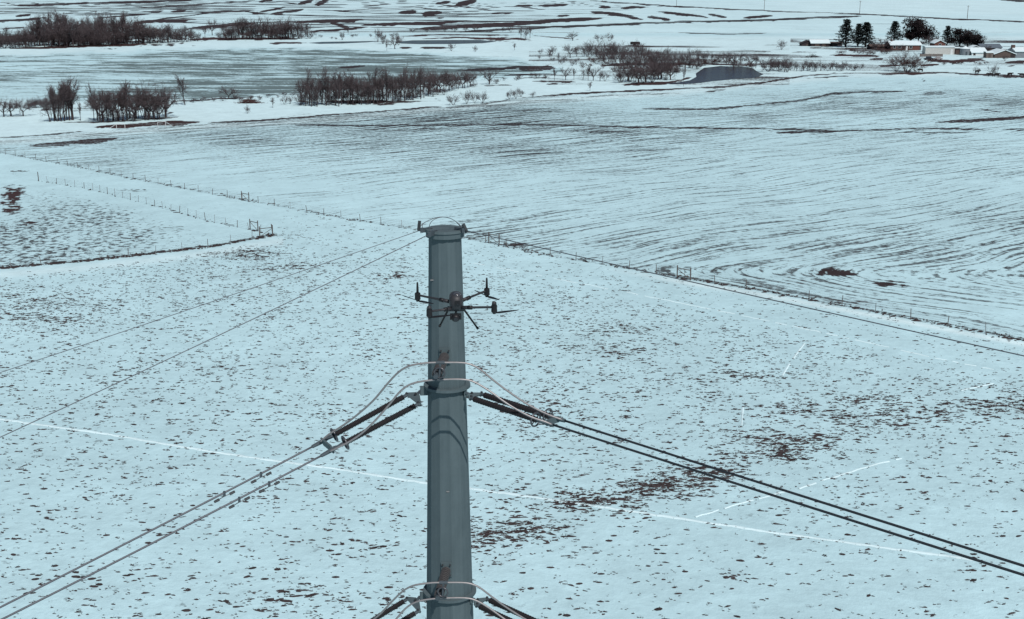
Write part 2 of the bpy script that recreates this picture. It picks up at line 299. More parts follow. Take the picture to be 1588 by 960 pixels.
def strip_mask(u, v, pts, th, wob):
    xs = [p[0] for p in pts]; ys = [p[1] for p in pts]
    sel = (u > xs[0]) & (u < xs[-1])
    out = np.zeros_like(u)
    uu = u[sel]; L = xs[-1] - xs[0]
    y = np.interp(uu, xs, ys) + (wob[sel] - .5) * min(3.0, 0.8 + th * 0.5)
    e = np.minimum(uu - xs[0], xs[-1] - uu) / max(6.0, min(40.0, L * .25))
    w = th * .5 * np.clip(e, 0.05, 1) * (0.6 + 0.8 * wob[sel])
    out[sel] = sstep(w + .55, w - .35, np.abs(v[sel] - y)) * np.clip(e * 2.5, 0, 1)
    return out
WHEAT_TOP = [(-800, 96), (0, 86), (130, 80), (400, 72), (560, 75), (800, 90), (870, 103)]
WHEAT_BOT = [(-800, 164), (0, 160), (270, 157), (460, 148), (700, 127), (800, 122), (870, 116)]
POND = [(1030, 129), (1052, 127.5), (1070, 124.5), (1080, 119), (1079, 114), (1086, 109), (1092, 105), (1106, 103.6), (1118, 102.2), (1131, 103.4), (1147, 102.6), (1160, 104.4), (1168, 106), (1173, 110), (1184, 115), (1176, 119), (1170, 120.5), (1156, 121.4), (1140, 122.2), (1122, 124.4), (1104, 126), (1085, 128.5), (1062, 130.4), (1042, 130.6)]
POND_FAR = [(610, 65), (640, 62.5), (700, 62), (745, 62), (770, 64.5), (748, 67), (700, 68.2), (650, 68.4), (622, 67.5)]
POND_WEST = [(478, 66.5), (500, 64.8), (540, 64.2), (575, 63.6), (590, 63.4), (570, 65.6), (530, 67.4), (495, 68)]

def build_ground():
    # rows of the sheet: dense where the land is seen at a low angle
    vrow = np.concatenate([np.arange(-34.2, -30, .35), np.arange(-30, -4, 1.5), np.arange(-4, 60, .75), np.arange(60, 250, 1.1), np.arange(250, 560, 2.2), np.arange(560, 1000, 7.0)])
    Yr = np.array([ground(CX, v)[1] for v in vrow])
    Yr = np.concatenate([[26000.0], Yr[(Yr < 25000)], [60, 50, 40, 30, 22, 15, 8, 2]])
    Yr = np.sort(Yr)
    q = np.concatenate([np.linspace(-3, -.75, 30, endpoint=False), np.linspace(-.75, -.46, 40, endpoint=False), np.arange(-.46, .46, .0014), np.linspace(.46, .75, 40, endpoint=False), np.linspace(.75, 3, 30)])
    nx, ny = len(q), len(Yr)
    Y = np.repeat(Yr, nx); X = np.tile(q, ny) * Y
    u, v = pix(X, Y)
    wob = fbm(X * .02, Y * .004, 3, 3); wob2 = fbm(u * .05, v * .35, 9, 4); wob3 = fbm(X * .25, Y * .12, 13, 4)
    cov = np.zeros_like(X); red = np.zeros_like(X); green = np.zeros_like(X); fresh = np.zeros_like(X)
    near = (v > fence_y(FENCE_N, u))
    # region base values
    nfld = fence_y(FENCE_N, u)
    fw = np.interp(u, [-400, 60, 140, 240, 330, 423], [196, 281, 294, 320, 345, 364])
    leftf = (u < 430) & (v > fw) & (v < fence_y(FENCE_S[::-1], u))
    btop = np.interp(u, [p[0] for p in BIG_TOP], [p[1] for p in BIG_TOP]) + (wob2 - .5) * 3
    bigf = (v > btop) & ~near
    cov = np.where(bigf, .45 - .09 * sstep(1080, 1250, u) * sstep(360, 430, v) + .46 * (fbm(X * .014, Y * .012, 21, 4) - .5) + .04 * sstep(250, 400, v) - .16 * sstep(45, 0, v - btop) * sstep(700, 1000, u), cov)
    cov = np.where(bigf & (v < 215), cov + .02, cov)
    cov = np.where(near, .19 + .2 * (fbm(X * .1, Y * .1, 23, 3) - .5), cov)
    cov = np.where(leftf, .13 + (.22 + .7 * (fbm(X * .05, Y * .025, 5, 4) - .5)) * sstep(0, 26, v - fw), cov)
    farf = v < 52
    cov = np.where(farf, .40 + .6 * (fbm(X * .004, Y * .0016, 31, 4) - .5) - .10 * sstep(900, 1100, u), cov)
    cov = np.where((v >= 52) & (v < btop) & ~bigf, .17 + .2 * (fbm(X * .01, Y * .01, 51, 3) - .5), cov)
    cov = np.where((v >= 56) & (v < 112) & (u > 1225), .44 + .7 * (fbm(X * .03, Y * .02, 53, 3) - .5), cov); red = np.where((v >= 56) & (v < 112) & (u > 1225), .6, red)
    cov = np.where((v >= 70) & (v < 132) & (u > 820) & (u <= 1225), .44 + .7 * (fbm(X * .03, Y * .02, 54, 3) - .5), cov); red = np.where((v >= 60) & (v < 135) & (u > 820) & (u <= 1225), .4, red)
    # contour terraces on the far rise
    hh = fbm(X * .0018, Y * .0008, 61, 3) * 17 + Y * .006; fr = np.abs(hh - np.floor(hh) - .5) * 2
    ter = sstep(.72, .95, fr) * sstep(50, 42, v) * sstep(1180, 950, u) * sstep(.36, .52, fbm(X * .004, Y * .002, 67, 3))
    cov = np.maximum(cov, .95 * ter)
    # winter wheat with snow between the rows
    top = np.interp(u, [p[0] for p in WHEAT_TOP], [p[1] for p in WHEAT_TOP]); bot = np.interp(u, [p[0] for p in WHEAT_BOT], [p[1] for p in WHEAT_BOT])
    rag = (wob2 - .5) * 9; w = sstep(-3, 6, v - top + rag) * sstep(-3, 6, bot - v + rag) * (u < 872)
    green = w * (.57 + .75 * (fbm(X * .012, Y * .006, 41, 4) - .5) + .12 * sstep(600, 850, u))
    cov = np.where(w > .3, .16, cov)
    # drifted, cleaner snow round the creek and along the fences
    fresh = np.maximum(fresh, .55 * sstep(6, -3, v - btop) * sstep(52, 60, v) * (1 - w))
    fresh = np.maximum(fresh, .6 * np.exp(-((v - np.interp(u, [-20, 60, 140, 318, 500, 700, 800, 1052, 1268, 1500], [221, 216, 208, 196, 186, 168, 158, 143, 121, 117])) / 5.0) ** 2) * (u < 1300))
    rd = np.exp(-((v - nfld - 5) / 3.5) ** 2) * sstep(900, 1100, u); fresh = np.maximum(fresh, .9 * rd)
    fs = fence_y(FENCE_S[::-1], u); fresh = np.maximum(fresh, .55 * np.exp(-((v - fs - 9) / 6.0) ** 2) * (u < 440)); cov = np.where((u < 440) & (np.abs(v - fs - 9) < 7), .03, cov)
    fresh = np.maximum(fresh, .5 * sstep(30, 20, v) * sstep(950, 1300, u)); cov = np.where((v < 60) & (v > 0) & (v > np.interp(u, [900, 1200, 1620], [30, 24, 20])) & (u > 900), .22, cov)
    cov = np.where((u > 940) & (v < np.interp(u, [900, 1047, 1190, 1340, 1620], [0, 10, 17, 22, 35])), .12, cov)
    fresh = np.maximum(fresh, .35 * (v < 52))
    line = np.exp(-((v - fs + 2) / 3.2) ** 2) * (u < 430); cov = np.maximum(cov, .72 * line)
    line = np.exp(-((v - nfld + 2) / 1.6) ** 2); cov = np.maximum(cov, (.60 + .12 * sstep(1000, 1300, u)) * line)
    line = np.exp(-((v - nfld + 6) / 5.0) ** 2) * sstep(1000, 1200, u) * sstep(1500, 1400, u); cov = np.maximum(cov, .45 * line)
    for pts, th, st, rr in STRIPS:
        m = strip_mask(u, v, pts, th * (1.3 if pts[0][1] > 52 else 1.75) + .25, wob2)
        cov = np.maximum(cov, m * st * (.80 if pts[0][1] > 140 else .92) * (.8 + .4 * wob)); red = np.maximum(red, (m > .05) * rr)
    for cx, cy, rx, ry, st, rr in PATCHES:
        d = np.sqrt(((u - cx) / rx) ** 2 + ((v - cy) / ry) ** 2) + (wob2 - .5) * 1.3 + (wob3 - .5) * 1.6
        m = sstep(1.25, .25, d); cov = np.maximum(cov, m * st * .9); red = np.maximum(red, m * rr)
    # tillage rows: a long straight set that bends round the headland by the fence
    a, b = ground(900, 318), ground(1300, 268); rdx, rdy = (b - a).normalized().x, (b - a).normalized().y
    perp = -(X - a.x) * rdy + (Y - a.y) * rdx; along = (X - a.x) * rdx + (Y - a.y) * rdy
    fa, fb = ground(735, 373), ground(1588, 529); fx, fy = (fb - fa).normalized().x, (fb - fa).normalized().y
    dfen = (X - fa.x) * -fy + (Y - fa.y) * fx; afen = (X - fa.x) * fx + (Y - fa.y) * fy
    ap = ground(1060, 407); p0 = -(ap.x - a.x) * rdy + (ap.y - a.y) * rdx; base = p0 - perp; k = 4.0
    hgt = np.clip(.5 + .5 * (dfen - base) / (k * 2), 0, 1); tw = dfen * (1 - hgt) + base * hgt - k * 2 * hgt * (1 - hgt)
    inside = base > 0; t = np.where(inside, tw, -base); s = np.where(inside, afen * (1 - hgt) - along * hgt, along)
    curl = (fbm(X * .03, Y * .03, 91, 3) - .5) * 9; rs, rt = s * .045, (t + curl) * 1.0
    c1 = ground(180, 366); d1 = np.hypot(X - c1.x, (Y - c1.y) * .8); c2 = ground(270, 354); d2 = np.hypot(X - c2.x, (Y - c2.y) * .8); dd = np.minimum(d1, d2)
    rs = np.where(leftf, np.arctan2(Y - c1.y, X - c1.x) * .5, rs); rt = np.where(leftf, dd * .42 + fbm(X * .05, Y * .05, 7, 3) * 2, rt)
    rs = np.where(near, X * .8, rs); rt = np.where(near, Y * .8, rt)
    far = v < btop
    rs = np.where(far, X * .010, rs); rt = np.where(far, 26 * np.log(Y) + X * .0015, rt)
    me = bpy.data.meshes.new('ground')
    n = nx * ny; me.vertices.add(n)
    co = np.zeros((n, 3), np.float32); co[:, 0] = X; co[:, 1] = Y
    me.vertices.foreach_set('co', co.ravel())
    i = np.arange(ny - 1)[:, None] * nx + np.arange(nx - 1)[None, :]; i = i.ravel()
    quads = np.stack([i, i + 1, i + nx + 1, i + nx], 1).astype(np.int32)
    me.loops.add(quads.size); me.polygons.add(len(quads))
    me.loops.foreach_set('vertex_index', quads.ravel()); me.polygons.foreach_set('loop_start', np.arange(0, quads.size, 4, dtype=np.int32))
    me.update(calc_edges=True)
    at1 = me.attributes.new('cover', 'FLOAT_COLOR', 'POINT'); at1.data.foreach_set('color', np.stack([cov, red, green, fresh], 1).astype(np.float32).ravel())
    at2 = me.attributes.new('rows', 'FLOAT_VECTOR', 'POINT'); at2.data.foreach_set('vector', np.stack([rs, rt, 0 * rs], 1).astype(np.float32).ravel())
    me.materials.append(ground_material())
    o = link('snowy_ground', me); tag(o, 'snow covered fields with bare soil and stubble showing through', kind='structure')
    return o
def ground_material():
    m = bpy.data.materials.new('snowy_field'); m.use_nodes = True; nt = m.node_tree; N = nt.nodes; L = nt.links; b = N['Principled BSDF']
    def math_(op, a, c=None, d=None):
        k = N.new('ShaderNodeMath'); k.operation = op
        for j, val in enumerate((a, c, d)):
            if val is None: continue
            if isinstance(val, (int, float)): k.inputs[j].default_value = val
            else: L.new(val, k.inputs[j])
        return k.outputs[0]
    def mix(f, a, c):
        k = N.new('ShaderNodeMix'); k.data_type = 'RGBA'
        for sock, val in ((k.inputs[0], f), (k.inputs[6], a), (k.inputs[7], c)):
            if isinstance(val, tuple): sock.default_value = (*val, 1)
            elif isinstance(val, (int, float)): sock.default_value = val
            else: L.new(val, sock)
        return k.outputs[2]
    def ramp(x, lo, hi):
        k = N.new('ShaderNodeMapRange'); k.interpolation_type = 'SMOOTHSTEP'; L.new(x, k.inputs[0])
        for j, val in ((1, lo), (2, hi)):
            if isinstance(val, (int, float)): k.inputs[j].default_value = val
            else: L.new(val, k.inputs[j])
        return k.outputs[0]
    ca = N.new('ShaderNodeAttribute'); ca.attribute_name = 'cover'; sp = N.new('ShaderNodeSeparateColor'); L.new(ca.outputs['Color'], sp.inputs[0])
    cov, red, green, fresh = sp.outputs[0], sp.outputs[1], sp.outputs[2], ca.outputs['Alpha']
    ra = N.new('ShaderNodeAttribute'); ra.attribute_name = 'rows'
    tc = N.new('ShaderNodeTexCoord')
    def noise(vec, scale, det=6, rough=.6, sx=1, sy=1):
        mp = N.new('ShaderNodeMapping'); mp.inputs['Scale'].default_value = (sx, sy, 1); L.new(vec, mp.inputs[0])
        k = N.new('ShaderNodeTexNoise'); k.noise_dimensions = '2D'; k.inputs['Scale'].default_value = scale; k.inputs['Detail'].default_value = det; k.inputs['Roughness'].default_value = rough
        L.new(mp.outputs[0], k.inputs['Vector']); return k.outputs[0]
    n_row = noise(ra.outputs['Vector'], 1.0, 7, .66)
    n_iso = noise(tc.outputs['Object'], .9, 7, .68)
    n_big = noise(tc.outputs['Object'], .02, 5, .55, 1, .6)
    n_mid = noise(tc.outputs['Object'], .18, 6, .6)
    nn = math_('ADD', math_('MULTIPLY', n_row, .66), math_('MULTIPLY', n_iso, .34)); nn = math_('MULTIPLY_ADD', math_('SUBTRACT', nn, .5), 2.0, .5)
    thr = math_('MULTIPLY_ADD', cov, -.78, .94)
    soil = ramp(nn, math_('SUBTRACT', thr, .11), math_('ADD', thr, .10))
    n_fine = noise(ra.outputs['Vector'], 1.0, 6, .7, 5.0, 3.2); ng = math_('ADD', math_('ADD', math_('MULTIPLY', n_row, .34), math_('MULTIPLY', n_fine, .46)), math_('MULTIPLY', n_iso, .20)); ng = math_('MULTIPLY_ADD', math_('SUBTRACT', ng, .5), 2.9, .5)
    gthr = math_('MULTIPLY_ADD', green, -.70, .92)
    wheat = math_('MULTIPLY', ramp(ng, math_('SUBTRACT', gthr, .09), math_('ADD', gthr, .09)), .92)
    sn = mix(fresh, SNOW, SNOW_FRESH)
    var = math_('MULTIPLY_ADD', n_big, .22, .89); var2 = math_('ADD', math_('MULTIPLY_ADD', n_mid, .30, .70), math_('MULTIPLY', n_iso, .30))
    vv = math_('MULTIPLY', var, var2)
    vm = N.new('ShaderNodeMix'); vm.data_type = 'RGBA'; vm.blend_type = 'MULTIPLY'; vm.inputs[0].default_value = 1; L.new(sn, vm.inputs[6]); L.new(vv, vm.inputs[7])
    brown = mix(n_iso, (.010, .008, .009), (.042, .034, .035)); redc = mix(n_iso, (.045, .016, .014), (.14, .05, .04))
    sc = mix(red, brown, mix(.35, brown, redc))
    gc = mix(n_fine, (.010, .016, .016), (.15, .205, .205))
    c = mix(green, vm.outputs[2], vm.outputs[2]); c = mix(wheat, vm.outputs[2], gc); c = mix(math_('MULTIPLY', soil, ramp(math_('ADD', cov, math_('MULTIPLY', n_iso, .35)), .0, .85)), c, sc)
    L.new(c, b.inputs['Base Color']); b.inputs['Roughness'].default_value = .75; b.inputs['Specular IOR Level'].default_value = .15
    bp = N.new('ShaderNodeBump'); bp.inputs['Strength'].default_value = .6; bp.inputs['Distance'].default_value = .3
    L.new(math_('ADD', n_mid, math_('MULTIPLY', n_iso, .45)), bp.inputs['Height']); L.new(bp.outputs[0], b.inputs['Normal'])
    return m
build_ground()
# the plain goes on behind the viewpoint, a little lower than the detailed sheet
m_ = MB(); m_.add([(-26000, -26000, -.6), (26000, -26000, -.6), (26000, 26500, -.6), (-26000, 26500, -.6)], [(0, 1, 2, 3)])
tag(m_.build('snow_plain', mat('plain_snow', SNOW, .8, var=.1, scale=.02)), 'wide snow covered plain', kind='structure')

def water_material():
    """muddy, wind-ruffled water: mostly its own brown, part of the sky above"""
    m = bpy.data.materials.new('pond_water'); m.use_nodes = True; nt = m.node_tree; nt.nodes.remove(nt.nodes['Principled BSDF'])
    df = nt.nodes.new('ShaderNodeBsdfDiffuse'); gl = nt.nodes.new('ShaderNodeBsdfGlossy'); mx = nt.nodes.new('ShaderNodeMixShader'); out = nt.nodes['Material Output']
    tc = nt.nodes.new('ShaderNodeTexCoord'); n = nt.nodes.new('ShaderNodeTexNoise'); n.inputs['Scale'].default_value = .9; n.inputs['Detail'].default_value = 5
    nt.links.new(tc.outputs['Object'], n.inputs['Vector']); bp = nt.nodes.new('ShaderNodeBump'); bp.inputs['Strength'].default_value = .9; bp.inputs['Distance'].default_value = .35
    nt.links.new(n.outputs[0], bp.inputs['Height']); nt.links.new(bp.outputs[0], gl.inputs['Normal'])
    df.inputs['Color'].default_value = (.052, .040, .040, 1); gl.inputs['Color'].default_value = (.48, .66, .78, 1); gl.inputs['Roughness'].default_value = .12; mx.inputs[0].default_value = .5
    nt.links.new(df.outputs[0], mx.inputs[1]); nt.links.new(gl.outputs[0], mx.inputs[2]); nt.links.new(mx.outputs[0], out.inputs['Surface']); return m
M['water'] = water_material()
for nm, poly, lb in (('pond', POND, 'brown pond water beside the creek trees'), ('pond', POND_FAR, 'dark narrow pond below the red bank'), ('pond', POND_WEST, 'thin grey pond strip beside the far wood')):
    m_ = MB(); pts = [ground(u, v, .06) for u, v in poly]; m_.add(pts, [tuple(range(len(pts)))])
    o = m_.build(nm, M['water']); tag(o, lb, kind='structure')
    if o.data.polygons[0].normal.z < 0: o.data.flip_normals()

# ------------------------------------------------------------------ tracks trodden in the snow (low pale ridges)
rng = np.random.default_rng(11)
def track(pts, w, label, dashed=0.0):
    P = []
    for (a, b) in zip(pts[:-1], pts[1:]):
        n = max(2, int(math.hypot(b[0] - a[0], b[1] - a[1]) / 9))
        for k in range(n): P.append((a[0] + (b[0] - a[0]) * k / n, a[1] + (b[1] - a[1]) * k / n))
    P.append(pts[-1]); m_ = MB(); G = [ground(u, v + rng.normal(0, .35)) for u, v in P]
    for i in range(len(G) - 1):
        if dashed and rng.random() < dashed: continue
        d = (G[i + 1] - G[i]).normalized(); s = Vector((-d.y, d.x, 0)) * w * .5 * rng.uniform(.75, 1.25); z = Vector((0, 0, .045))
        a, b = G[i], G[i + 1]
        m_.add([a - s, a + z, a + s, b - s, b + z, b + s], [(0, 3, 4, 1), (1, 4, 5, 2)])
    for k in range(len(m_.v)):
        x, y, z = m_.v[k]; m_.v[k] = (x, y, z + .006)
    tag(m_.build('snow_track', M['snow_line']), label, kind='structure')
track([(-60, 643), (0, 650), (150, 671), (350, 704), (520, 727), (660, 749), (800, 767), (1000, 796), (1200, 826), (1400, 853), (1510, 868)], .42, 'long white trodden track across the near field')
track([(735, 408), (850, 430), (1000, 459), (1150, 489), (1300, 521), (1450, 555), (1588, 583), (1660, 598)], .30, 'faint white track beside the far fence', .25)
track([(1078, 802), (1150, 780), (1220, 762)], .22, 'short faint white track', .3)
track([(1230, 760), (1300, 738), (1350, 722), (1398, 711)], .24, 'broken white track', .25)
track([(1213, 582), (1230, 556), (1254, 524)], .24, 'short white drift line', .15)
track([(1152, 632), (1150, 660)], .22, 'tiny white drift line', .2)
track([(1470, 610), (1540, 595)], .3, 'short pale drift line', .4)

# ------------------------------------------------------------------ steel pole
PY = 21.0; PX = -1.11
def pole_z(py): return at(CX, py, PY).z
Z_TOP = pole_z(357); Z_MID = pole_z(597); Z_LOW = pole_z(915)
def pole_r(z):
    return .262 + (Z_TOP - z) * .0208
pole = empty('transmission_pole', (PX, PY, 0))
tag(pole, 'tall tapered grey steel power pole with twelve flat sides', 'power pole')
def ngon_ring(m_, z0, z1, r0, r1, n=12, ph=0.0, inner=None):
    vv = [];
    for z, r in ((z0, r0), (z1, r1)):
        for k in range(n):
            a = 2 * math.pi * k / n + ph; vv.append((r * math.cos(a), r * math.sin(a), z))
    m_.add(vv, [(k, (k + 1) % n, n + (k + 1) % n, n + k) for k in range(n)] + [tuple(range(n))[::-1], tuple(range(n, 2 * n))])
PH = R(10)
m_ = MB(); ngon_ring(m_, .1, Z_TOP - .02, pole_r(0) / math.cos(R(15)), pole_r(Z_TOP) / math.cos(R(15)), 12, PH); m_.build('shaft', M['steel'], pole)
m_ = MB(); ngon_ring(m_, 0, .1, pole_r(0) + .35, pole_r(0) + .35, 24); m_.build('base_plate', M['steel_dark'], pole)
m_ = MB(); ngon_ring(m_, Z_TOP - .10, Z_TOP - .012, .318, .318, 24); ngon_ring(m_, Z_TOP - .012, Z_TOP + .03, .335, .325, 24); m_.build('top_cap', M['steel'], pole)
def collar(z, r_out):
    m_ = MB(); r = pole_r(z) + .012
    ngon_ring(m_, z - .022, z + .022, r_out, r_out, 32); c = m_.build('collar_plate', M['steel'], pole)
    return c
collar(Z_MID, .40); collar(Z_LOW, .475)
# lugs on the cap for the overhead wires, and jacking nuts
LUGS = {}
for key, (px, py, Y) in {'a': (655, 357, 20.95), 'b': (667, 363, 20.62), 'c': (718, 357, 20.8)}.items():
    p = at(px, py, Y) - Vector((PX, PY, 0)); q = Vector((p.x * .55, p.y * .55, p.z))
    m_ = MB(); m_.bar(q, p, .03, .075); d = (p - q).normalized(); m_.box(p + d * .01, (.05, .05, .08)); m_.build('lug', M['steel_dark'], pole)
    LUGS[key] = p + Vector((PX, PY, 0)) + d * .03
m_ = MB(); p = at(649, 352, 20.95) - Vector((PX, PY, 0)); m_.tube([p + Vector((0, 0, -.06)), p + Vector((.02, 0, .1))], .03, 6); m_.build('ground_clamp', M['bolt'], pole)
m_ = MB(); p = at(721, 355, 20.8) - Vector((PX, PY, 0)); m_.tube([p + Vector((.03, 0, -.06)), p + Vector((-.03, 0, .08))], .035, 6); m_.build('ground_clamp', M['bolt'], pole)
# small tack marks on the shaft
for py, dx in ((750, .01), (430, -.215)):
    z = pole_z(py); m_ = MB(); m_.box((dx, -pole_r(z) * (1.0 if dx > -.1 else .72) - .004, z), (.05, .02, .02)); m_.build('step_lug', M['alu'], pole)

# ------------------------------------------------------------------ one circuit level: collar, insulators, jumpers, conductors
DL = Vector((-.882, -.471, 0)); NL = Vector((.471, -.882, 0))
DR = Vector((.76, -.65, 0)); NR = Vector((-.65, -.76, 0))
def shed_string(name, a, b, label, ring_end=True, group=None):
    """long polymer insulator from a (pole end) to b (line end)"""
    root = empty(name, a, world_parts=True); tag(root, label, 'insulator', group)
    L = (b - a).length; d = (b - a).normalized()
    pts = []; rad = []; n = int(L / .03); e = .09
    for k in range(n + 1):
        s = e + (L - 2 * e) * k / n
        big = .054 if k % 2 == 0 else .049
        for ds, rr in ((-.006, .040), (0, big), (.009, big * .95), (.012, .040)):
            pts.append(a + d * (s + ds)); rad.append(rr)
    m_ = MB(); m_.tube(pts, rad, 10); m_.build('shed_stack', M['polymer'], root)
    m_ = MB(); m_.tube([a, a + d * .05, a + d * .11], [.028, .034, .03], 8); m_.build('end_fitting', M['steel_dark'], root)
    m_ = MB(); m_.tube([b - d * .11, b - d * .04, b + d * .02], [.03, .036, .028], 8); m_.build('end_fitting', M['steel_dark'], root)
    if ring_end:
        m_ = MB(); c = b - d * .10; m_.torus(c, d, .115, .016, 20, 6); x = d.orthogonal().normalized()
        m_.tube([c - x * .115, c + x * .115], .010, 5); r_ = m_.build('corona_ring', M['ring'], root, True)
    return root
def yoke_plate(name, tip, a, b, th, label, root_parent=None):
    """flat plate joining one link (tip) to two strings (a, b)"""
    root = empty(name, tip, world_parts=True); tag(root, label, 'yoke plate')
    m_ = MB(); link_end = tip.lerp((a + b) / 2, .62); m_.bar(tip, link_end, .045, .03); m_.build('link', M['steel_dark'], root); tip = tip.lerp((a + b) / 2, .55)
    u = (b - a).normalized(); d = ((a + b) / 2 - tip); n = u.cross(d).normalized() * th / 2
    a2, b2 = a - u * .03, b + u * .03; back = d.normalized() * .04
    prof = [tip - back - u * .05, tip - back + u * .05, b2 - back * .6, b2 + back * .5, a2 + back * .5, a2 - back * .6]
    m_ = MB(); m_.add([p + n for p in prof] + [p - n for p in prof], [tuple(range(6)), tuple(range(6, 12))[::-1]] + [(k, 6 + k, 6 + (k + 1) % 6, (k + 1) % 6) for k in range(6)])
    m_.build('plate', M['steel'], root)
    for p in (tip, a, b):
        m_ = MB(); m_.tube([p - n * 3, p + n * 3], .022, 8); m_.build('pin', M['bolt'], root)
    return root
def wire_path(p0, d, target, c, s_end, n=60):
    """sagging span from p0 along d through target"""
    s1 = (Vector((target.x - p0.x, target.y - p0.y, 0))).length
    mm = (target.z - p0.z) / s1 - c * s1
    out = []
    for k in range(n + 1):
        s = s_end * (k / n) ** 1.6
        out.append(Vector((p0.x + d.x * s, p0.y + d.y * s, p0.z + mm * s + c * s * s)))
    return out
def catmull(P, n=10):
    P = [Vector(p) for p in P]; Q = [P[0] * 2 - P[1]] + P + [P[-1] * 2 - P[-2]]; out = []
    for i in range(1, len(Q) - 2):
        for k in range(n):
            t = k / n; a, b, c, d = Q[i - 1], Q[i], Q[i + 1], Q[i + 2]
            out.append(.5 * ((2 * b) + (c - a) * t + (2 * a - 5 * b + 4 * c - d) * t * t + (3 * b - a - 3 * c + d) * t ** 3))
    out.append(P[-1]); return out
def damper(p, d, label, flip=1):
    root = empty('vibration_damper', p, world_parts=True); tag(root, label, 'damper', 'dampers on the left conductors')
    up = Vector((0, 0, 1)); q = p - up * .06
    m_ = MB(); m_.box((p + q) / 2 + up * .012, (.035, .04, .085)); m_.build('clamp', M['steel_dark'], root)
    for s in (-1, 1):
        e = q + d * s * .13 - up * .01
        m_ = MB(); m_.tube([q, e], .007, 5); m_.build('messenger', M['bolt'], root)
        m_ = MB(); m_.tube([e - d * s * .04, e - d * s * .035, e + d * s * .05, e + d * s * .055], [.015, .025, .022, .012], 8); m_.build('weight', M['bolt'], root)
def level(dz, word, mount, rr):
    """everything that hangs at one collar; dz metres below the middle one"""
    D = Vector((0, 0, dz)); Z = Z_MID + dz
    up_l, up_r = word
    def P(px, py, p0, d): return on_plane(px, py, p0, d)
    # left pair
    base_l = at(650, 605, 20.86)
    pl1, pl2 = base_l - NL * .23, base_l + NL * .23
    a1, b1 = P(632, 612, pl1, DL), P(510, 679, pl1, DL)
    a2, b2 = P(650, 626, pl2, DL), P(527, 691, pl2, DL)
    tip = at(652, 606, 20.9)
    dxl = Vector((-(rr - .40), 0, 0)); dxr = -dxl
    shed_string('insulator_string', a1 + D + dxl, b1 + D + dxl, 'rear dark insulator of the left pair at the ' + word[0], group='long insulators')
    shed_string('insulator_string', a2 + D + dxl, b2 + D + dxl, 'front dark insulator of the left pair at the ' + word[0], group='long insulators')
    yoke_plate('yoke_plate', tip + D + dxl, a1 + D + dxl, a2 + D + dxl, .03, 'grey plate left of the pole joining the pair at the ' + word[0])
    e1, e2 = P(492, 689, pl1, DL), P(506, 702, pl2, DL)
    o1, o2 = P(484, 693, pl1, DL), P(498, 707, pl2, DL)
    # line-end plate
    root = empty('yoke_plate', (b1 + b2) / 2 + D, world_parts=True); tag(root, 'grey plate between left conductor ends at the ' + word[0], 'yoke plate')
    m_ = MB(); m_.bar((b1 * .45 + e1 * .55) + D, (b2 * .45 + e2 * .55) + D, .15, .03, (e1 - b1)); m_.build('plate', M['steel'], root)
    for b_, o_ in ((b1, o1), (b2, o2)):
        m_ = MB(); m_.tube([b_ + D, b_ * .6 + o_ * .4 + D, o_ + D], [.026, .04, .03], 8); m_.build('dead_end_clamp', M['steel_dark'], root)
    # right pair
    base_r = at(738, 612, 20.8)
    pr1, pr2 = base_r - NR * .16, base_r + NR * .16
    c1, f1 = P(746, 611, pr1, DR), P(857, 647, pr1, DR)
    c2, f2 = P(730, 617, pr2, DR), P(838, 653, pr2, DR)
    tr = at(722, 609, 20.8)
    shed_string('insulator_string', c1 + D + dxr, f1 + D + dxr, 'rear dark insulator of the right pair at the ' + word[0], group='long insulators')
    shed_string('insulator_string', c2 + D + dxr, f2 + D + dxr, 'front dark insulator of the right pair at the ' + word[0], group='long insulators')
    yoke_plate('yoke_plate', tr + D + dxr, c1 + D + dxr, c2 + D + dxr, .03, 'grey plate right of the pole joining the pair at the ' + word[0])
    g1, g2 = P(876, 652.5, pr1, DR), P(858, 659, pr2, DR)
    root = empty('yoke_plate', (f1 + f2) / 2 + D, world_parts=True); tag(root, 'grey plate between right conductor ends at the ' + word[0], 'yoke plate')
    m_ = MB(); m_.bar((f1 * .5 + g1 * .5) + D, (f2 * .5 + g2 * .5) + D, .10, .03, (g1 - f1)); m_.build('plate', M['steel'], root)
    for b_, o_ in ((f1, g1), (f2, g2)):
        m_ = MB(); m_.tube([b_ + D, b_ * .5 + o_ * .5 + D, o_ + D], [.026, .042, .034], 8); m_.build('dead_end_clamp', M['steel'], root)
    # lugs under the collar
    for sx, t_ in ((-1, tip + D + dxl), (1, tr + D + dxr)):
        m_ = MB(); t2 = t_ - Vector((PX, PY, 0)); q = Vector((sx * pole_r(Z) * .9, -.05, Z - .08)); m_.bar(q, t2, .05, .16); m_.build('lug', M['steel'], pole)
    # conductors
    cl = .0022; cr_ = .00035
    for i, (p0, d, tgt, c, se, nm, mt, rad) in enumerate((
        (o1, DL, P(0, 942, pl1, DL), cl, 120, 'rear left', 'alu_dull', .0165), (o2, DL, P(10, 957, pl2, DL), cl, 120, 'front left', 'alu_dull', .0165),
        (g1, DR, P(1500, 850, pr1, DR), cr_, 150, 'rear right', 'alu_shaded', .0185), (g2, DR, P(1500, 864, pr2, DR), cr_, 150, 'front right', 'alu_shaded', .0185))):
        if dz < -1: continue          # the lower conductors leave the picture at once
        m_ = MB(); m_.tube(wire_path(p0 + D, d, tgt + D, c, se), rad, 7); o = m_.build('conductor', M[mt], None, True)
        tag(o, nm + ' power line strung from the upper insulator pair', 'power line')
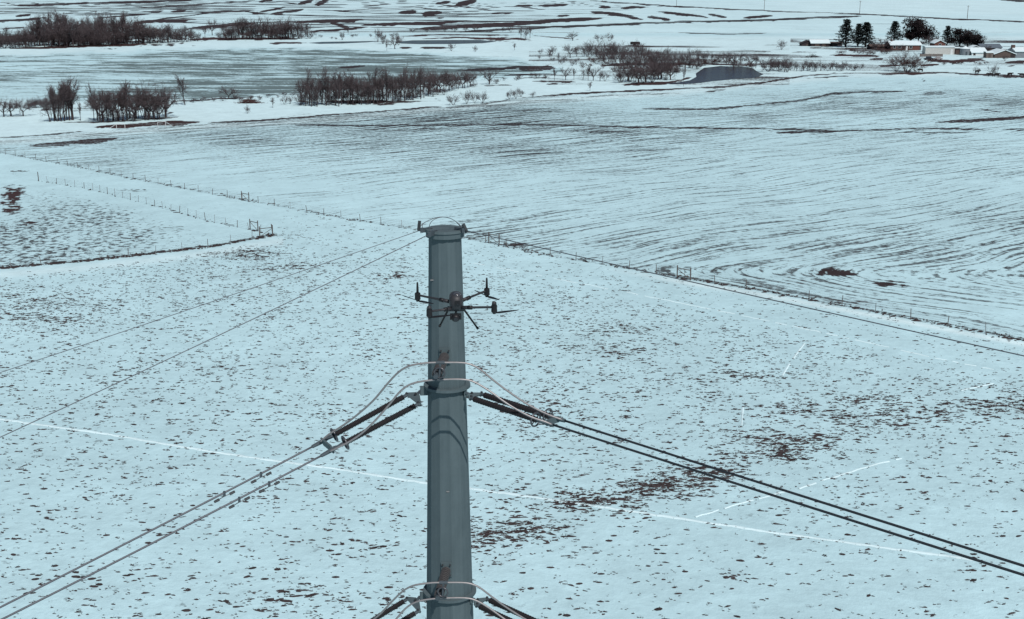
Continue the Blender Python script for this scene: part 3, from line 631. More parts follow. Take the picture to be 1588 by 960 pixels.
    if dz > -1:
        s_ = (P(0, 942, pl1, DL) - o1).normalized()
        for k, (px, py, pl, w) in enumerate(((405, 733, pl1, 'rear left power line, nearer the pole'), (348, 763, pl1, 'rear left power line, farther from the pole'), (418, 751, pl2, 'front left power line, nearer the pole'), (369, 777, pl2, 'front left power line, farther from the pole'))):
            oo = o1 if pl is pl1 else o2; tg = P(0, 942, pl1, DL) if pl is pl1 else P(10, 957, pl2, DL)
            path = wire_path(oo, DL, tg, cl, 120, 600); q = min(path, key=lambda t_: abs(pix(*t_)[0] - px)); damper(q, s_, 'small vibration damper on the ' + w)
    # post insulator that holds the jumpers off the pole
    yb = PY - pole_r(Z + .5)
    pb = at(*mount, yb) ; pl = pb.copy()
    root = empty('post_insulator', pb, world_parts=True); tag(root, 'stubby grey post insulator holding jumper wires at the ' + word[0], 'insulator')
    m_ = MB(); m_.box(pb + Vector((0, -.012, 0)), (.185, .03, .27)); m_.build('mounting_plate', M['steel'], root)
    for sx in (-.065, .065):
        for sz in (-.1, .1):
            m_ = MB(); m_.tube([pb + Vector((sx, -.02, sz)), pb + Vector((sx, -.055, sz))], .016, 6); m_.build('bolt', M['bolt'], root)
    tipp = pb + Vector((-.10, -.98, -.06)); d = (tipp - pb).normalized(); pts = []; rad = []
    for k in range(15):
        s = .06 + .80 * k / 14
        for ds, r_ in ((-.012, .045), (0, .085), (.014, .078), (.018, .045)): pts.append(pb + d * (s + ds)); rad.append(r_)
    m_ = MB(); m_.tube(pts, rad, 12); m_.build('shed_stack', M['polymer_grey'], root)
    m_ = MB(); m_.tube([pb + d * .86, tipp], [.05, .04], 8)
    jy = tipp.y + .06; j1 = at(683, 562.3, jy) + D; j2 = at(681, 588.7, jy) + D
    m_.bar(j1, j2, .05, .03); m_.build('clamp_arm', M['steel_dark'], root)
    m_ = MB(); m_.torus((j1 + j2) / 2 + Vector((0, -.03, -.02)), (.25, 1, 0), .085, .014, 18, 6); m_.build('clamp_ring', M['ring'], root, True)
    for jj in (j1, j2):
        m_ = MB(); m_.tube([jj - Vector((.07, 0, 0)), jj + Vector((.07, 0, 0))], .03, 8); m_.build('wire_clamp', M['steel_dark'], root)
    # jumper loops, from the left dead ends round the front of the pole to the right ones
    ss = lambda t: t * t * (3 - 2 * t)
    def J(trace, Yl, Yj, Yr, lab):
        q = []
        for px, py in trace:
            if px < 650: k = ss(min(1, max(0, (px - 508) / 142))); Y = Yl + (Yj - Yl) * k
            elif px > 728: k = ss(min(1, max(0, (px - 728) / 125))); Y = Yj + (Yr - Yj) * k
            else: Y = Yj
            q.append(at(px, py, Y) + D)
        m_ = MB(); m_.tube(catmull(q, 7), .0165, 8); o = m_.build('jumper_wire', M['alu'], None, True); tag(o, lab, 'jumper wire')
    J(((497, 685), (511, 673), (530, 661), (552, 645), (579, 621), (601, 595), (616, 579), (629, 570), (643, 565.5), (665, 562.7), (688, 562.3), (714, 562.5), (729, 565), (743, 572), (763, 588), (788, 607), (820, 628), (850, 643), (872, 651)), o1.y, j1.y, g1.y, 'rear bowed jumper wire passing the pole at the ' + word[0])
    J(((512, 700), (528, 692), (545, 683), (562, 671), (582, 652), (604, 627), (617, 611), (628, 601), (641, 594.5), (661, 590.5), (688, 588.7), (716, 588.5), (734, 592), (757, 605), (788, 627), (820, 645), (845, 654), (857, 659)), o2.y, j2.y, g2.y, 'front bowed jumper wire passing the pole at the ' + word[0])
level(0.0, ('upper collar', ''), (690, 552), .40)
level(Z_LOW - Z_MID, ('lower collar', ''), (692.5, 883), .475)

# overhead wires at the pole top
def shield(p0, d, target_px, c, s_end, rad, label):
    tgt = on_plane(*target_px, p0, d)
    m_ = MB(); m_.tube(wire_path(p0, d, tgt, c, s_end), rad, 6); o = m_.build('overhead_wire', M['alu_dull'], None, True); tag(o, label, 'overhead wire')
DA = Vector((-.93, -.37, 0)).normalized()
shield(LUGS['a'], DA, (290, 481), .0012, 130, .0055, 'thin rear overhead wire running left from the pole top')
shield(LUGS['b'], DL, (100, 632), .0020, 120, .0070, 'thin front overhead wire running left from the pole top')
shield(LUGS['c'], DR, (1588, 552), .0004, 150, .0075, 'thin overhead wire running right from the pole top')
for lab, q in (('rear', [(651, 353, 20.95), (657, 346, 21.0), (672, 339, 21.05), (686, 336.5, 21.05), (699, 339, 21.0), (710, 346, 20.95), (719, 355, 20.85)]),
               ('front', [(668, 361, 20.6), (666, 350, 20.6), (671, 342, 20.6), (681, 337.5, 20.65), (693, 337, 20.7), (706, 343, 20.75), (717, 355, 20.8)])):
    m_ = MB(); m_.tube(catmull([at(*p) for p in q], 8), .0055, 6); o = m_.build('bonding_wire', M['alu_dull'], None, True); tag(o, lab + ' thin bonding wire arched over the pole top', 'wire')

# ------------------------------------------------------------------ drone
def build_drone():
    Y0 = 12.6; c = at(707, 466, Y0)
    root = empty('drone', c, R(4)); tag(root, 'black four rotor drone hovering in front of the pole', 'drone')
    s = metres(1, c)            # one image pixel in metres at the drone
    def part(name, m_, mt, smooth=False, par=None):
        o = m_.build(name, M[mt], None, smooth); o.parent = par or root; return o
    # body: a rounded hull built from stacked sections
    secs = [(-.092, .020, .045), (-.085, .052, .085), (-.055, .066, .115), (-.01, .072, .125), (.035, .070, .118), (.065, .058, .095), (.083, .036, .06), (.090, .008, .015)]
    m_ = MB(); n = 16; vv = []
    for z, hx, hy in secs:
        for k in range(n):
            a = 2 * math.pi * k / n; ca, sa = math.cos(a), math.sin(a); e = .65
            vv.append((hx * math.copysign(abs(ca) ** e, ca), hy * math.copysign(abs(sa) ** e, sa), z))
    m_.add(vv, [(i * n + k, i * n + (k + 1) % n, (i + 1) * n + (k + 1) % n, (i + 1) * n + k) for i in range(len(secs) - 1) for k in range(n)] + [tuple(range(n))[::-1], tuple((len(secs) - 1) * n + k for k in range(n))])
    body = part('body', m_, 'drone', True)
    m_ = MB(); m_.ball((.008, -.05, .062), .042, 16, 10, (1, 1, .8)); part('sensor_dome', m_, 'drone_gloss', True)
    m_ = MB(); m_.box((.012, -.122, .005), (.05, .02, .04)); part('battery_latch', m_, 'drone_black')
    m_ = MB(); m_.ball((.014, -.124, -.008), .012, 10, 6); part('front_sensor', m_, 'lens', True)
    m_ = MB(); m_.bar((-.085, 0, -.085), (.085, 0, -.085), .10, .028); part('belly_plate', m_, 'drone')
    tips = {'rear_left': (-.385, .26, .00), 'rear_right': (.325, .26, .035), 'front_left': (-.27, -.25, -.045), 'front_right': (.372, -.25, -.012)}
    hub = {'rear_left': (-.055, .07, -.03), 'rear_right': (.06, .07, -.02), 'front_left': (-.05, -.08, -.065), 'front_right': (.055, -.08, -.055)}
    yaw = {'rear_left': 130, 'rear_right': 118, 'front_left': 8, 'front_right': 12}
    for k, t in tips.items():
        h = Vector(hub[k]); t = Vector(t); d = t - h
        m_ = MB(); m_.tube([h, h + d * .25, h + d * .28, h + d * .96, t], [.02, .02, .0125, .0115, .012], 8); arm = part('arm', m_, 'drone', True)
        m_ = MB(); m_.tube([h + d * .2, h + d * .32], .022, 8); part('arm_hinge', m_, 'drone_black', True, arm)
        m_ = MB(); m_.tube([t + Vector((0, 0, .026)), t + Vector((0, 0, .02)), t - Vector((0, 0, .02)), t - Vector((0, 0, .045)), t - Vector((0, 0, .056))], [.02, .029, .029, .031, .02], 12); mo = part('motor', m_, 'drone_black', False)
        hz = t - Vector((0, 0, .060))
        m_ = MB(); m_.tube([hz + Vector((0, 0, .006)), hz - Vector((0, 0, .008))], .016, 10); part('propeller_hub', m_, 'drone_black', True, mo)
        for q in (0, 180):
            a = R(yaw[k] + q); bx = Vector((math.cos(a), math.sin(a), 0)); by = Vector((-math.sin(a), math.cos(a), 0)); vv = []
            for rr, w, tw in ((.012, .016, 20), (.05, .030, 18), (.11, .036, 14), (.18, .028, 10), (.235, .016, 7), (.25, .005, 5)):
                o = hz + bx * rr + Vector((0, 0, rr * .05)); lift = Vector((0, 0, math.tan(R(tw))))
                for sg, th in ((-1, .0012), (1, .0012), (1, -.0012), (-1, -.0012)): vv.append(o + by * sg * w / 2 + lift * (sg * w / 2 * (1 if q == 0 else 1)) + Vector((0, 0, th)))
            ns = len(vv) // 4; m_ = MB(); m_.add(vv, [(i * 4 + j, i * 4 + (j + 1) % 4, (i + 1) * 4 + (j + 1) % 4, (i + 1) * 4 + j) for i in range(ns - 1) for j in range(4)] + [(3, 2, 1, 0), tuple(4 * (ns - 1) + j for j in range(4))])
            part('propeller_blade', m_, 'drone_black', False, mo)
        if k.startswith('rear'):
            m_ = MB(); m_.tube([t + Vector((0, 0, .02)), t + Vector((0, 0, .06)), t + Vector((0, 0, .125)), t + Vector((0, 0, .135))], [.013, .012, .0095, .006], 8); part('antenna', m_, 'drone_black', True)
        else:
            m_ = MB(); m_.tube([t + Vector((0, 0, .024)), t + Vector((0, 0, .05)), t + Vector((0, 0, .058))], [.024, .022, .012], 10); part('antenna_cap', m_, 'drone', True)
    for sx in (-1, 1):
        a = Vector((sx * .07, .0, -.08)); b = Vector((-.165 if sx < 0 else .215, -.0, -.262 if sx < 0 else -.292))
        m_ = MB(); m_.tube([a, a + (b - a) * .1, b], [.016, .0105, .0095], 8); lg = part('landing_leg', m_, 'drone_black', True)
        m_ = MB(); m_.tube([b - (b - a).normalized() * .012, b + (b - a).normalized() * .012], .013, 8); part('foot', m_, 'drone_black', True, lg)
    m_ = MB(); m_.tube([(0, -.06, -.09), (-.004, -.06, -.125)], .012, 8); part('gimbal_mount', m_, 'drone_black')
    m_ = MB(); m_.ball((-.006, -.06, -.165), .046, 14, 10, (1, .95, .92)); g = part('gimbal_camera', m_, 'drone_black', True)
    m_ = MB(); m_.box((-.056, -.06, -.155), (.016, .035, .05)); m_.box((.044, -.06, -.155), (.016, .035, .05)); m_.box((-.006, -.06, -.128), (.11, .03, .014)); part('gimbal_yoke', m_, 'drone_black', False, g)
    m_ = MB(); m_.tube([(-.006, -.095, -.168), (-.006, -.108, -.17)], .022, 12); part('lens', m_, 'lens', False, g)
    return root
build_drone()

# ------------------------------------------------------------------ fences
POST_MESH = {}
def post_mesh(kind):
    if kind in POST_MESH: return POST_MESH[kind]
    m_ = MB()
    if kind == 'wood': m_.tube([(0, 0, -.1), (0, 0, .7), (.01, 0, 1.28), (.01, 0, 1.32)], [.055, .05, .045, .02], 7)
    elif kind == 'steel': m_.box((0, 0, .62), (.07, .03, 1.4)); m_.box((0, .03, .62), (.03, .05, 1.39))
    else: m_.tube([(0, 0, -.1), (0, 0, 1.0), (.0, 0, 1.75), (0, 0, 1.8)], [.085, .085, .08, .03], 8)
    POST_MESH[kind] = m_.mesh('post', M['post_pale'] if kind == 'steel' else M['post']); return POST_MESH[kind]
def fence(poly, spacing, kinds, label, wires=(.35, .65, .95, 1.2), braces=(), jitter=.05):
    W = [ground(u, v) for u, v in poly]
    root = empty('wire_fence', W[0]); tag(root, label, 'fence')
    def rel(p): return Vector(p) - W[0]
    seg = [(b - a).length for a, b in zip(W[:-1], W[1:])]; tot = sum(seg); n = int(tot / spacing); rr = random.Random(len(poly)); pts = []
    for k in range(n + 1):
        s = tot * k / n; i = 0
        while i < len(seg) - 1 and s > seg[i]: s -= seg[i]; i += 1
        pts.append(W[i].lerp(W[i + 1], min(1, s / seg[i])))
    for k, p in enumerate(pts):
        kd = kinds[k % len(kinds)] if k not in (0, n) else 'corner'
        o = link('post', post_mesh(kd)); o.parent = root; o.location = rel(p)
        o.rotation_euler = (rr.gauss(0, jitter), rr.gauss(0, jitter), rr.random() * 3); o.scale = (1, 1, rr.uniform(.9, 1.1))
    for h in wires:
        m_ = MB(); P = [];
        for a, b in zip(pts[:-1], pts[1:]):
            P += [rel(a) + Vector((0, 0, h)), rel(a.lerp(b, .5)) + Vector((0, 0, h - .02))]
        P.append(rel(pts[-1]) + Vector((0, 0, h))); m_.tube(P, .006, 4); o = m_.build('wire', M['wire']); o.parent = root
    for (u, v, du) in braces:
        a = ground(u, v); d = (ground(u + du, v + du * (poly[-1][1] - poly[0][1]) / (poly[-1][0] - poly[0][0])) - a).normalized()
        for s in (0, 2.2):
            o = link('post', post_mesh('corner')); o.parent = root; o.location = rel(a + d * s)
        m_ = MB(); m_.tube([rel(a) + Vector((0, 0, 1.4)), rel(a + d * 2.2) + Vector((0, 0, 1.4))], .06, 6); o = m_.build('brace_rail', M['post']); o.parent = root
        m_ = MB(); m_.tube([rel(a) + Vector((0, 0, 1.3)), rel(a + d * 2.2) + Vector((0, 0, .1))], .04, 6); o = m_.build('brace_diagonal', M['post']); o.parent = root
    return root
fence(FENCE_N, 4.6, ('wood', 'steel', 'wood'), 'long wire fence with wooden posts behind the pole', braces=((758, 377, 30), (375, 311, 30), (1050, 431, 30)))
fence(FENCE_W, 3.1, ('steel', 'steel', 'wood'), 'short fence of thin pale posts in the left field', braces=((388, 356, 30),))
fence(FENCE_S, 4.0, ('wood', 'steel', 'steel'), 'wire fence with weeds along the left field edge', braces=((423, 366, -26),))
# white pipe rails by the ditch
def pipe_rail(u0, v0, u1, v1, slope, label):
    a, b = ground(u0, v0), ground(u1, v1); root = empty('pipe_rail', a); tag(root, label, 'pipe rail'); z = Vector((0, 0, 1.5)); d = b - a
    for nm, p, q in (('post', Vector(), z), ('post', d, d + z), ('top_rail', z, d + z)):
        m_ = MB(); m_.tube([p, q], .07, 6); o = m_.build(nm, M['white_paint']); o.parent = root
    m_ = MB(); e = d.normalized() * (-2.6 if slope < 0 else 2.2); s = Vector() if slope < 0 else d
    m_.tube([s + z, s + e], .06, 6); o = m_.build('sloping_rail', M['white_paint']); o.parent = root
pipe_rail(181, 201, 194, 200.5, -1, 'white pipe rail by the ditch, left of the two')
pipe_rail(245, 198, 257, 197, 1, 'white pipe rail by the ditch, right of the two')

# ------------------------------------------------------------------ dry grass tufts poking through the near snow
def tufts():
    r = np.random.default_rng(5); V = []; F = []; nv = 0
    def blob(x, y, L, W, rot, h):
        nonlocal nv
        n = 8; a = np.arange(n) * 2 * np.pi / n + r.uniform(0, 1); k = r.uniform(.4, 1.3, n); k = (k + .5 * np.roll(k, 1) + .5 * np.roll(k, -1)) / 2
        ex, ey = np.cos(a) * k * L, np.sin(a) * k * W
        X = x + ex * math.cos(rot) - ey * math.sin(rot); Y = y + ex * math.sin(rot) + ey * math.cos(rot)
        V.append(np.stack([X, Y, np.full(n, .004)], 1)); V.append(np.array([[x + r.normal(0, L * .2), y + r.normal(0, W * .2), h]]))
        for j in range(n): F.append((nv + j, nv + (j + 1) % n, nv + n))
        nv += n + 1
        # a few blades standing out of the clump
        for j in range(2):
            bx, by = x + r.normal(0, L * .4), y + r.normal(0, W * .4); t = r.uniform(0, 6.28); w = .012 + L * .05
            V.append(np.array([[bx - w * math.cos(t), by - w * math.sin(t), 0], [bx + w * math.cos(t), by + w * math.sin(t), 0], [bx + r.normal(0, .10), by + r.normal(0, .10), h * r.uniform(1.2, 2.4)]]))
            F.append((nv, nv + 1, nv + 2)); nv += 3
    CL = [(1095, 735, 60, 10, 6), (1015, 757, 55, 12, 6), (920, 780, 80, 9, 4), (790, 822, 70, 14, 4.5), (740, 838, 30, 10, 3), (1185, 703, 45, 8, 4), (1290, 640, 150, 20, 1.2), (1545, 630, 60, 9, 4), (1150, 583, 60, 5, 4), (1180, 680, 120, 14, 2), (615, 428, 26, 6, 2.5), (960, 543, 60, 10, 1.2), (960, 510, 60, 8, 1.6), (390, 393, 60, 9, 1.4), (450, 415, 50, 10, 1.2), (1340, 617, 40, 6, 3), (60, 480, 120, 30, 1.3), (870, 640, 60, 40, .8), (520, 930, 120, 30, .8), (400, 940, 80, 20, .8)]
    def dens(u, v, f1, f2):
        d = 1.0
        if v < np.interp(u, [430, 740, 1000, 1300, 1588, 1700], [345, 415, 462, 525, 585, 610]) + 6: d = .38
        if u > 900 and v > 780: d = min(d, .55)
        if u < 430 and v < np.interp(u, [-80, 0, 430], [440, 432, 380]): d = .02
        if u < 660 and v > 650: d *= .85
        if 430 < u < 660 and v < 400: d *= .5
        d *= .35 + 1.3 * f1
        vb = float(np.interp(u, [700, 900, 1090, 1300, 1588], [842, 785, 737, 672, 626])); d += 1.5 * math.exp(-((v - vb) / 24) ** 2) * (u > 715) * (.3 + 1.4 * f2)
        for cx, cy, rx, ry, k in CL:
            q = ((u - cx) / rx) ** 2 + ((v - cy) / ry) ** 2
            if q < 2.2: d += k * math.exp(-q * 1.2) * 1.5
        return d
    N = 68000; Ys = np.sqrt(r.uniform(66 ** 2, 235 ** 2, N)); qs = r.uniform(-.47, .47, N); Xs = qs * Ys; us, vs2 = pix(Xs, Ys)
    keep = (vs2 > fence_y(FENCE_N, us) + 3) & (vs2 < 1010); keep &= ~((us < 423) & (vs2 < fence_y(FENCE_S[::-1], us) + 6))
    cnt = 0
    uk, vk = us[keep], vs2[keep]; F1 = fbm(uk * .012, vk * .03, 77, 3); F2 = vnoise(uk * .02, vk * .05, 5)
    for x, y, u, v, f1, f2 in zip(Xs[keep], Ys[keep], uk, vk, F1, F2):
        d = d0 = dens(u, v, f1, f2)
        while d > 0:
            if r.random() < min(d, 1) * .60:
                L = float(np.clip(r.lognormal(-2.08, .60), .045, .34)); W = L * r.uniform(.25, .65)
                L *= 1.0 + .6 * min(d0, 4) / 4 * (d0 > 1.8); jx, jy = (0, 0) if d <= 1 else r.normal(0, .8, 2)
                blob(x + jx, y + jy, L, W, r.normal(0, .35), .03 + L * .16); cnt += 1
                if r.random() < .45: blob(x + jx + L * r.choice([-1.3, 1.3]), y + jy + r.normal(0, .12), L * .7, W * .6, r.normal(0, .3), .03 + L * .1)
            d -= 1
    # weeds along the fences
    for poly, n, sp_ in ((FENCE_N, 620, .9), (FENCE_S, 420, .8), (FENCE_W, 60, .4)):
        us_ = [p[0] for p in poly]; vs_ = [p[1] for p in poly]; o = np.argsort(us_)
        for k in range(n):
            u = r.uniform(min(us_), max(us_)); v = float(np.interp(u, np.array(us_)[o], np.array(vs_)[o]))
            if poly is FENCE_N and u < 900 and r.random() < .35: continue
            p = ground(u, v); L = float(r.lognormal(-1.5, .5)); blob(p.x + r.normal(0, .4), p.y + abs(r.normal(0, sp_)) - .2, L, L * .5, r.normal(0, .3), .06 + r.random() * .16)
    me = bpy.data.meshes.new('grass_tufts'); me.from_pydata(np.concatenate(V).tolist(), [], F); me.update(); me.materials.append(M['grass'])
    o = link('grass_tufts', me); tag(o, 'dark dry grass tufts poking through the snow of the near field', 'grass', kind='stuff'); print('tufts', cnt, len(F))
tufts()

# ------------------------------------------------------------------ trees
def bare_tree(seed, kind):
    """10 m bare tree: trunk mesh with limbs, crown mesh of twigs"""
    r = random.Random(seed); T = MB(); Cm = MB()
    def rv(): return Vector((r.gauss(0, 1), r.gauss(0, 1), r.gauss(0, 1)))
    def ribbon(a, b, w):
        d = (b - a); s = d.cross(rv()).normalized() * w / 2; mid = a.lerp(b, .5) + rv() * d.length * .06
        Cm.add([a - s, a + s, mid + s * .8, mid - s * .8, b], [(0, 1, 2, 3), (3, 2, 4)])
    def twig(p, d, L, lev):
        b = p + d * L; ribbon(p, b, .060 if lev == 3 else .036)
        if lev >= 4: return
        for k in range(6 if kind != 'shrub' else 5):
            t = r.uniform(.25, 1); dd = (d + rv() * .55 + Vector((0, 0, .12))).normalized(); twig(p + d * L * t, dd, L * r.uniform(.45, .75), lev + 1)
    def limb(p, d, L, rad, lev):
        pts = [p]; rd = [rad]; dd = d.copy(); n = 4
        for k in range(n):
            dd = (dd + rv() * .12 + Vector((0, 0, .06 if kind != 'spread' else .0))).normalized(); pts.append(pts[-1] + dd * L / n); rd.append(rad * (1 - .7 * (k + 1) / n))
        T.tube(pts, rd, 6 if lev < 2 else 4, cap=False)
        if lev < 2:
            for k in range(r.randint(5, 7)):
                t = r.uniform(.35, 1); i = min(n - 1, int(t * n)); q = pts[i].lerp(pts[i + 1], t * n - i)
                nd = (dd * .75 + rv() * (.45 if kind != 'spread' else .62) + Vector((0, 0, .1))).normalized(); limb(q, nd, L * r.uniform(.42, .62), rad * .42, lev + 1)
        else:
            for k in range(9):
                t = r.uniform(.15, 1); i = min(n - 1, int(t * n)); q = pts[i].lerp(pts[i + 1], t * n - i)
                twig(q, (dd + rv() * .5 + Vector((0, 0, .1))).normalized(), L * r.uniform(.35, .6), 3)
    if kind == 'tall':
        h = 3.2; T.tube([(0, 0, -.2), (.05, 0, h * .5), (.0, .05, h)], [.26, .2, .17], 8, cap=False)
        for k in range(4):
            a = 2 * math.pi * (k + r.random() * .6) / 4; limb(Vector((0, .05, h - .1 - k * .3)), Vector((math.cos(a) * .36, math.sin(a) * .36, 1)).normalized(), r.uniform(3.6, 5.0), .13, 1)
        limb(Vector((0, .05, h)), Vector((0, 0, 1)), 5.0, .14, 1)
    elif kind == 'spread':
        h = 2.0; T.tube([(0, 0, -.2), (.1, 0, h * .5), (.0, .1, h)], [.34, .28, .25], 8, cap=False)
        for k in range(6):
            a = 2 * math.pi * (k + r.random() * .6) / 6; limb(Vector((0, .1, h - .1)), Vector((math.cos(a) * .85, math.sin(a) * .85, .8)).normalized(), r.uniform(4.2, 5.4), .16, 1)
    elif kind == 'stems':
        for k in range(4):
            a = r.random() * 6.28; b = Vector((math.cos(a) * .5, math.sin(a) * .5, -.2)); limb(b, Vector((math.cos(a) * .16, math.sin(a) * .16, 1)).normalized(), r.uniform(7.0, 8.6), .16, 1)
    else:
        for k in range(8):
            a = 2 * math.pi * k / 8 + r.random(); b = Vector((math.cos(a) * .3, math.sin(a) * .3, -.1)); limb(b, Vector((math.cos(a) * .5, math.sin(a) * .5, 1)).normalized(), r.uniform(5.2, 7.2), .10, 1)
    zs = max(v[2] for v in Cm.v); k = 10.0 / zs
    for mb in (T, Cm): mb.v = [(x * k, y * k, z * k) for x, y, z in mb.v]
    return T, Cm
PROTO = {}
for kind, n in (('tall', 4), ('stems', 3), ('spread', 3), ('shrub', 4)):
    for i in range(n):
        T, Cm = bare_tree(100 * len(PROTO) + i, kind)
        PROTO[kind, i] = (T.mesh('trunk', M['bark'], True), Cm.mesh('crown', M['twig']))
PROTO_RED = {}
NP = {'tall': 4, 'stems': 3, 'spread': 3, 'shrub': 4}
rt = random.Random(42)
def plant(px, py, hpx, kind, label, group=None, wide=1.0, lean=0.0, red=False, name=None, pale=False):
    p = ground(px, py); h = metres(hpx, p); i = rt.randrange(NP[kind])
    root = empty(name or ('bare_shrub' if kind == 'shrub' else 'bare_tree'), p, rt.random() * 6.28)
    k = h / 10.0; root.scale = (k * wide, k * wide, k)
    if lean: root.rotation_euler = (0, lean, 0)
    tm, cm = PROTO[kind, i]
    if red or pale:
        key = (kind, i, red, pale)
        if key not in PROTO_RED:
            t2, c2 = tm.copy(), cm.copy(); c2.materials[0] = M['twig_red' if red else 'bark_pale']
            if pale: t2.materials[0] = M['bark_pale']
            PROTO_RED[key] = (t2, c2)
        tm, cm = PROTO_RED[key]
    for nm, me in (('trunk', tm), ('crown', cm)):
        o = bpy.data.objects.new(nm, me); COL.objects.link(o); o.parent = root
    tag(root, label, 'shrub' if kind == 'shrub' else 'tree', group); return root
ORD = ['first', 'second', 'third', 'fourth', 'fifth', 'sixth', 'seventh', 'eighth', 'ninth', 'tenth', 'eleventh', 'twelfth', 'thirteenth', 'fourteenth', 'fifteenth', 'sixteenth', 'seventeenth', 'eighteenth', 'nineteenth', 'twentieth']
def band(n, u0, u1, base, top_h, kinds, label, group, vj=1.5, wide=(.8, 1.1), red=False):
    for k in range(n):
        u = u0 + (u1 - u0) * (k + rt.uniform(-.4, .4)) / max(1, n - 1)
        v = float(np.interp(u, [q[0] for q in base], [q[1] for q in base])) + rt.uniform(-vj, vj)
        h = float(np.interp(u, [q[0] for q in top_h], [q[1] for q in top_h])) * rt.uniform(.62, 1.10)
        q = k / max(1, n - 1); where = ', near its left end' if q < .34 else ', near its middle' if q < .67 else ', near its right end'
        plant(u, v, h, rt.choice(kinds), label + (where if n > 7 else ''), group, rt.uniform(*wide), red=red)
def each(items, noun, where, group=None):
    items = sorted(items, key=lambda t: t[0])
    for k, it in enumerate(items):
        lab = '%s %s from the left %s' % (ORD[k], noun, where) if len(items) > 1 else '%s %s' % (noun, where)
        plant(*it[:4], lab, group, *it[4:])
# far wood, upper left
band(48, -10, 300, [(-10, 74), (100, 72), (200, 67), (300, 63)], [(-10, 30), (40, 34), (60, 44), (200, 40), (225, 34), (260, 34), (300, 22)], ('tall', 'stems', 'tall'), 'bare tree in the dense dark wood at the upper left', 'trees of the far left wood', 2.0, (.9, 1.3))
band(34, 55, 220, [(60, 70), (215, 66)], [(55, 48), (130, 54), (220, 46)], ('tall', 'stems'), 'bare tree in the dense dark wood at the upper left', 'trees of the far left wood', 2.5, (.9, 1.2))
band(34, -10, 200, [(-10, 74), (130, 70), (200, 68)], [(-10, 28), (130, 28), (200, 26)], ('shrub',), 'low bare shrub at the foot of the upper left wood', 'shrubs of the far left wood', 2.0, (1.2, 1.8))
band(20, 215, 305, [(215, 67), (305, 63)], [(215, 36), (305, 20)], ('shrub', 'stems'), 'bare thicket tree at the right end of the upper left wood', 'thicket at the wood end', 1.5, (1.1, 1.6))
plant(234, 66, 32, 'stems', 'pale barked tree standing in front of the dark wood, left one', 'pale trees', .35, pale=True); plant(243, 66, 28, 'tall', 'pale barked tree standing in front of the dark wood, right one', 'pale trees', .35, pale=True)
each([(318, 57, 16, 'tall', 1.0), (329, 55, 28, 'spread', .6)], 'bare tree', 'in the gap between the two far woods')
band(34, 352, 476, [(352, 61), (476, 59)], [(352, 30), (400, 38), (455, 36), (476, 26)], ('tall', 'stems'), 'bare tree in the smaller dark wood right of the big one', 'trees of the second far wood', 1.5, (.9, 1.3))
band(18, 345, 478, [(360, 61), (470, 60)], [(360, 18), (470, 16)], ('shrub',), 'low bare shrub at the foot of the smaller far wood', 'shrubs of the second far wood', 1, (1.2, 1.6))
each([(531, 62, 16, 'shrub', .8), (540, 54, 12, 'tall', .9)], 'small bare tree', 'above the thin grey pond strip')
each([(586, 65, 24, 'stems', .9), (594, 68, 24, 'shrub', .9), (600, 79, 20, 'tall', .7), (612, 76, 24, 'spread', .8), (618, 70, 18, 'shrub', 1.0)], 'bare tree', 'at the left end of the far pond')
each([(640, 50, 8, 'shrub', 1.5), (662, 50, 8, 'shrub', 1.5), (690, 49, 10, 'shrub', 1.5), (705, 49, 10, 'shrub', 1.4), (722, 49, 10, 'shrub', 1.4), (738, 48, 10, 'shrub', 1.4), (780, 49, 10, 'tall', 1.2), (792, 50, 12, 'shrub', 1.2)], 'low bare shrub', 'in the row above the red bank')
each([(700, 79, 14, 'shrub', 1.0), (737, 80, 11, 'shrub', 1.0), (798, 78, 12, 'tall', 1.0)], 'small bare bush', 'along the snow bank below the far pond')
each([(808, 60, 20, 'tall', .9), (815, 62, 22, 'stems', .8), (822, 59, 20, 'tall', .9)], 'bare tree', 'in the tight trio right of the red bank')
# left grove
each([(6, 181, 32, 'spread', 1.1), (17, 180, 30, 'spread', 1.1), (36, 180, 28, 'spread', 1.0)], 'spreading bare tree', 'beside the left grove at the frame edge')
band(9, 42, 76, [(42, 168), (76, 166)], [(42, 18), (76, 18)], ('shrub',), 'bare shrub in the low thicket left of the grove', 'shrubs left of the grove', 1, (1.1, 1.5))
band(11, 80, 114, [(84, 188), (113, 188)], [(84, 62), (113, 66)], ('stems', 'tall'), 'tall bare tree in the dense clump at the grove\'s left end', 'left clump of the grove', 2, (.75, 1.0))
each([(125, 187, 38, 'tall', .6)], 'thin bare tree', 'alone between two clumps of the left grove')
each([(146, 187, 63, 'tall', .5)], 'tallest bare tree', 'with a high narrow crown in the left grove')
band(24, 152, 258, [(153, 189), (256, 183)], [(153, 56), (180, 58), (215, 60), (240, 62), (256, 56)], ('stems', 'tall', 'spread'), 'bare tree in the wide right clump of the left grove', 'right clump of the grove', 2.5, (.65, 1.0))
band(6, 160, 225, [(160, 188), (225, 186)], [(160, 22), (225, 22)], ('shrub',), 'bare shrub under the wide clump of the left grove', 'undergrowth of the grove', 2, (.9, 1.2))
each([(259, 174, 26, 'tall', .9)], 'small bare tree', 'just right of the left grove')
plant(287, 163, 52, 'tall', 'lone leaning bare tree right of the left grove', None, .75, lean=-.16)
each([(355, 153, 23, 'spread', 1.3)], 'round bare tree', 'standing alone in the wheat field edge')
each([(384, 176, 16, 'shrub', .8), (423, 167, 18, 'tall', .8), (441, 162, 16, 'shrub', .9), (450, 161, 14, 'shrub', .9)], 'small bare sapling', 'between the grove and the long tree row')
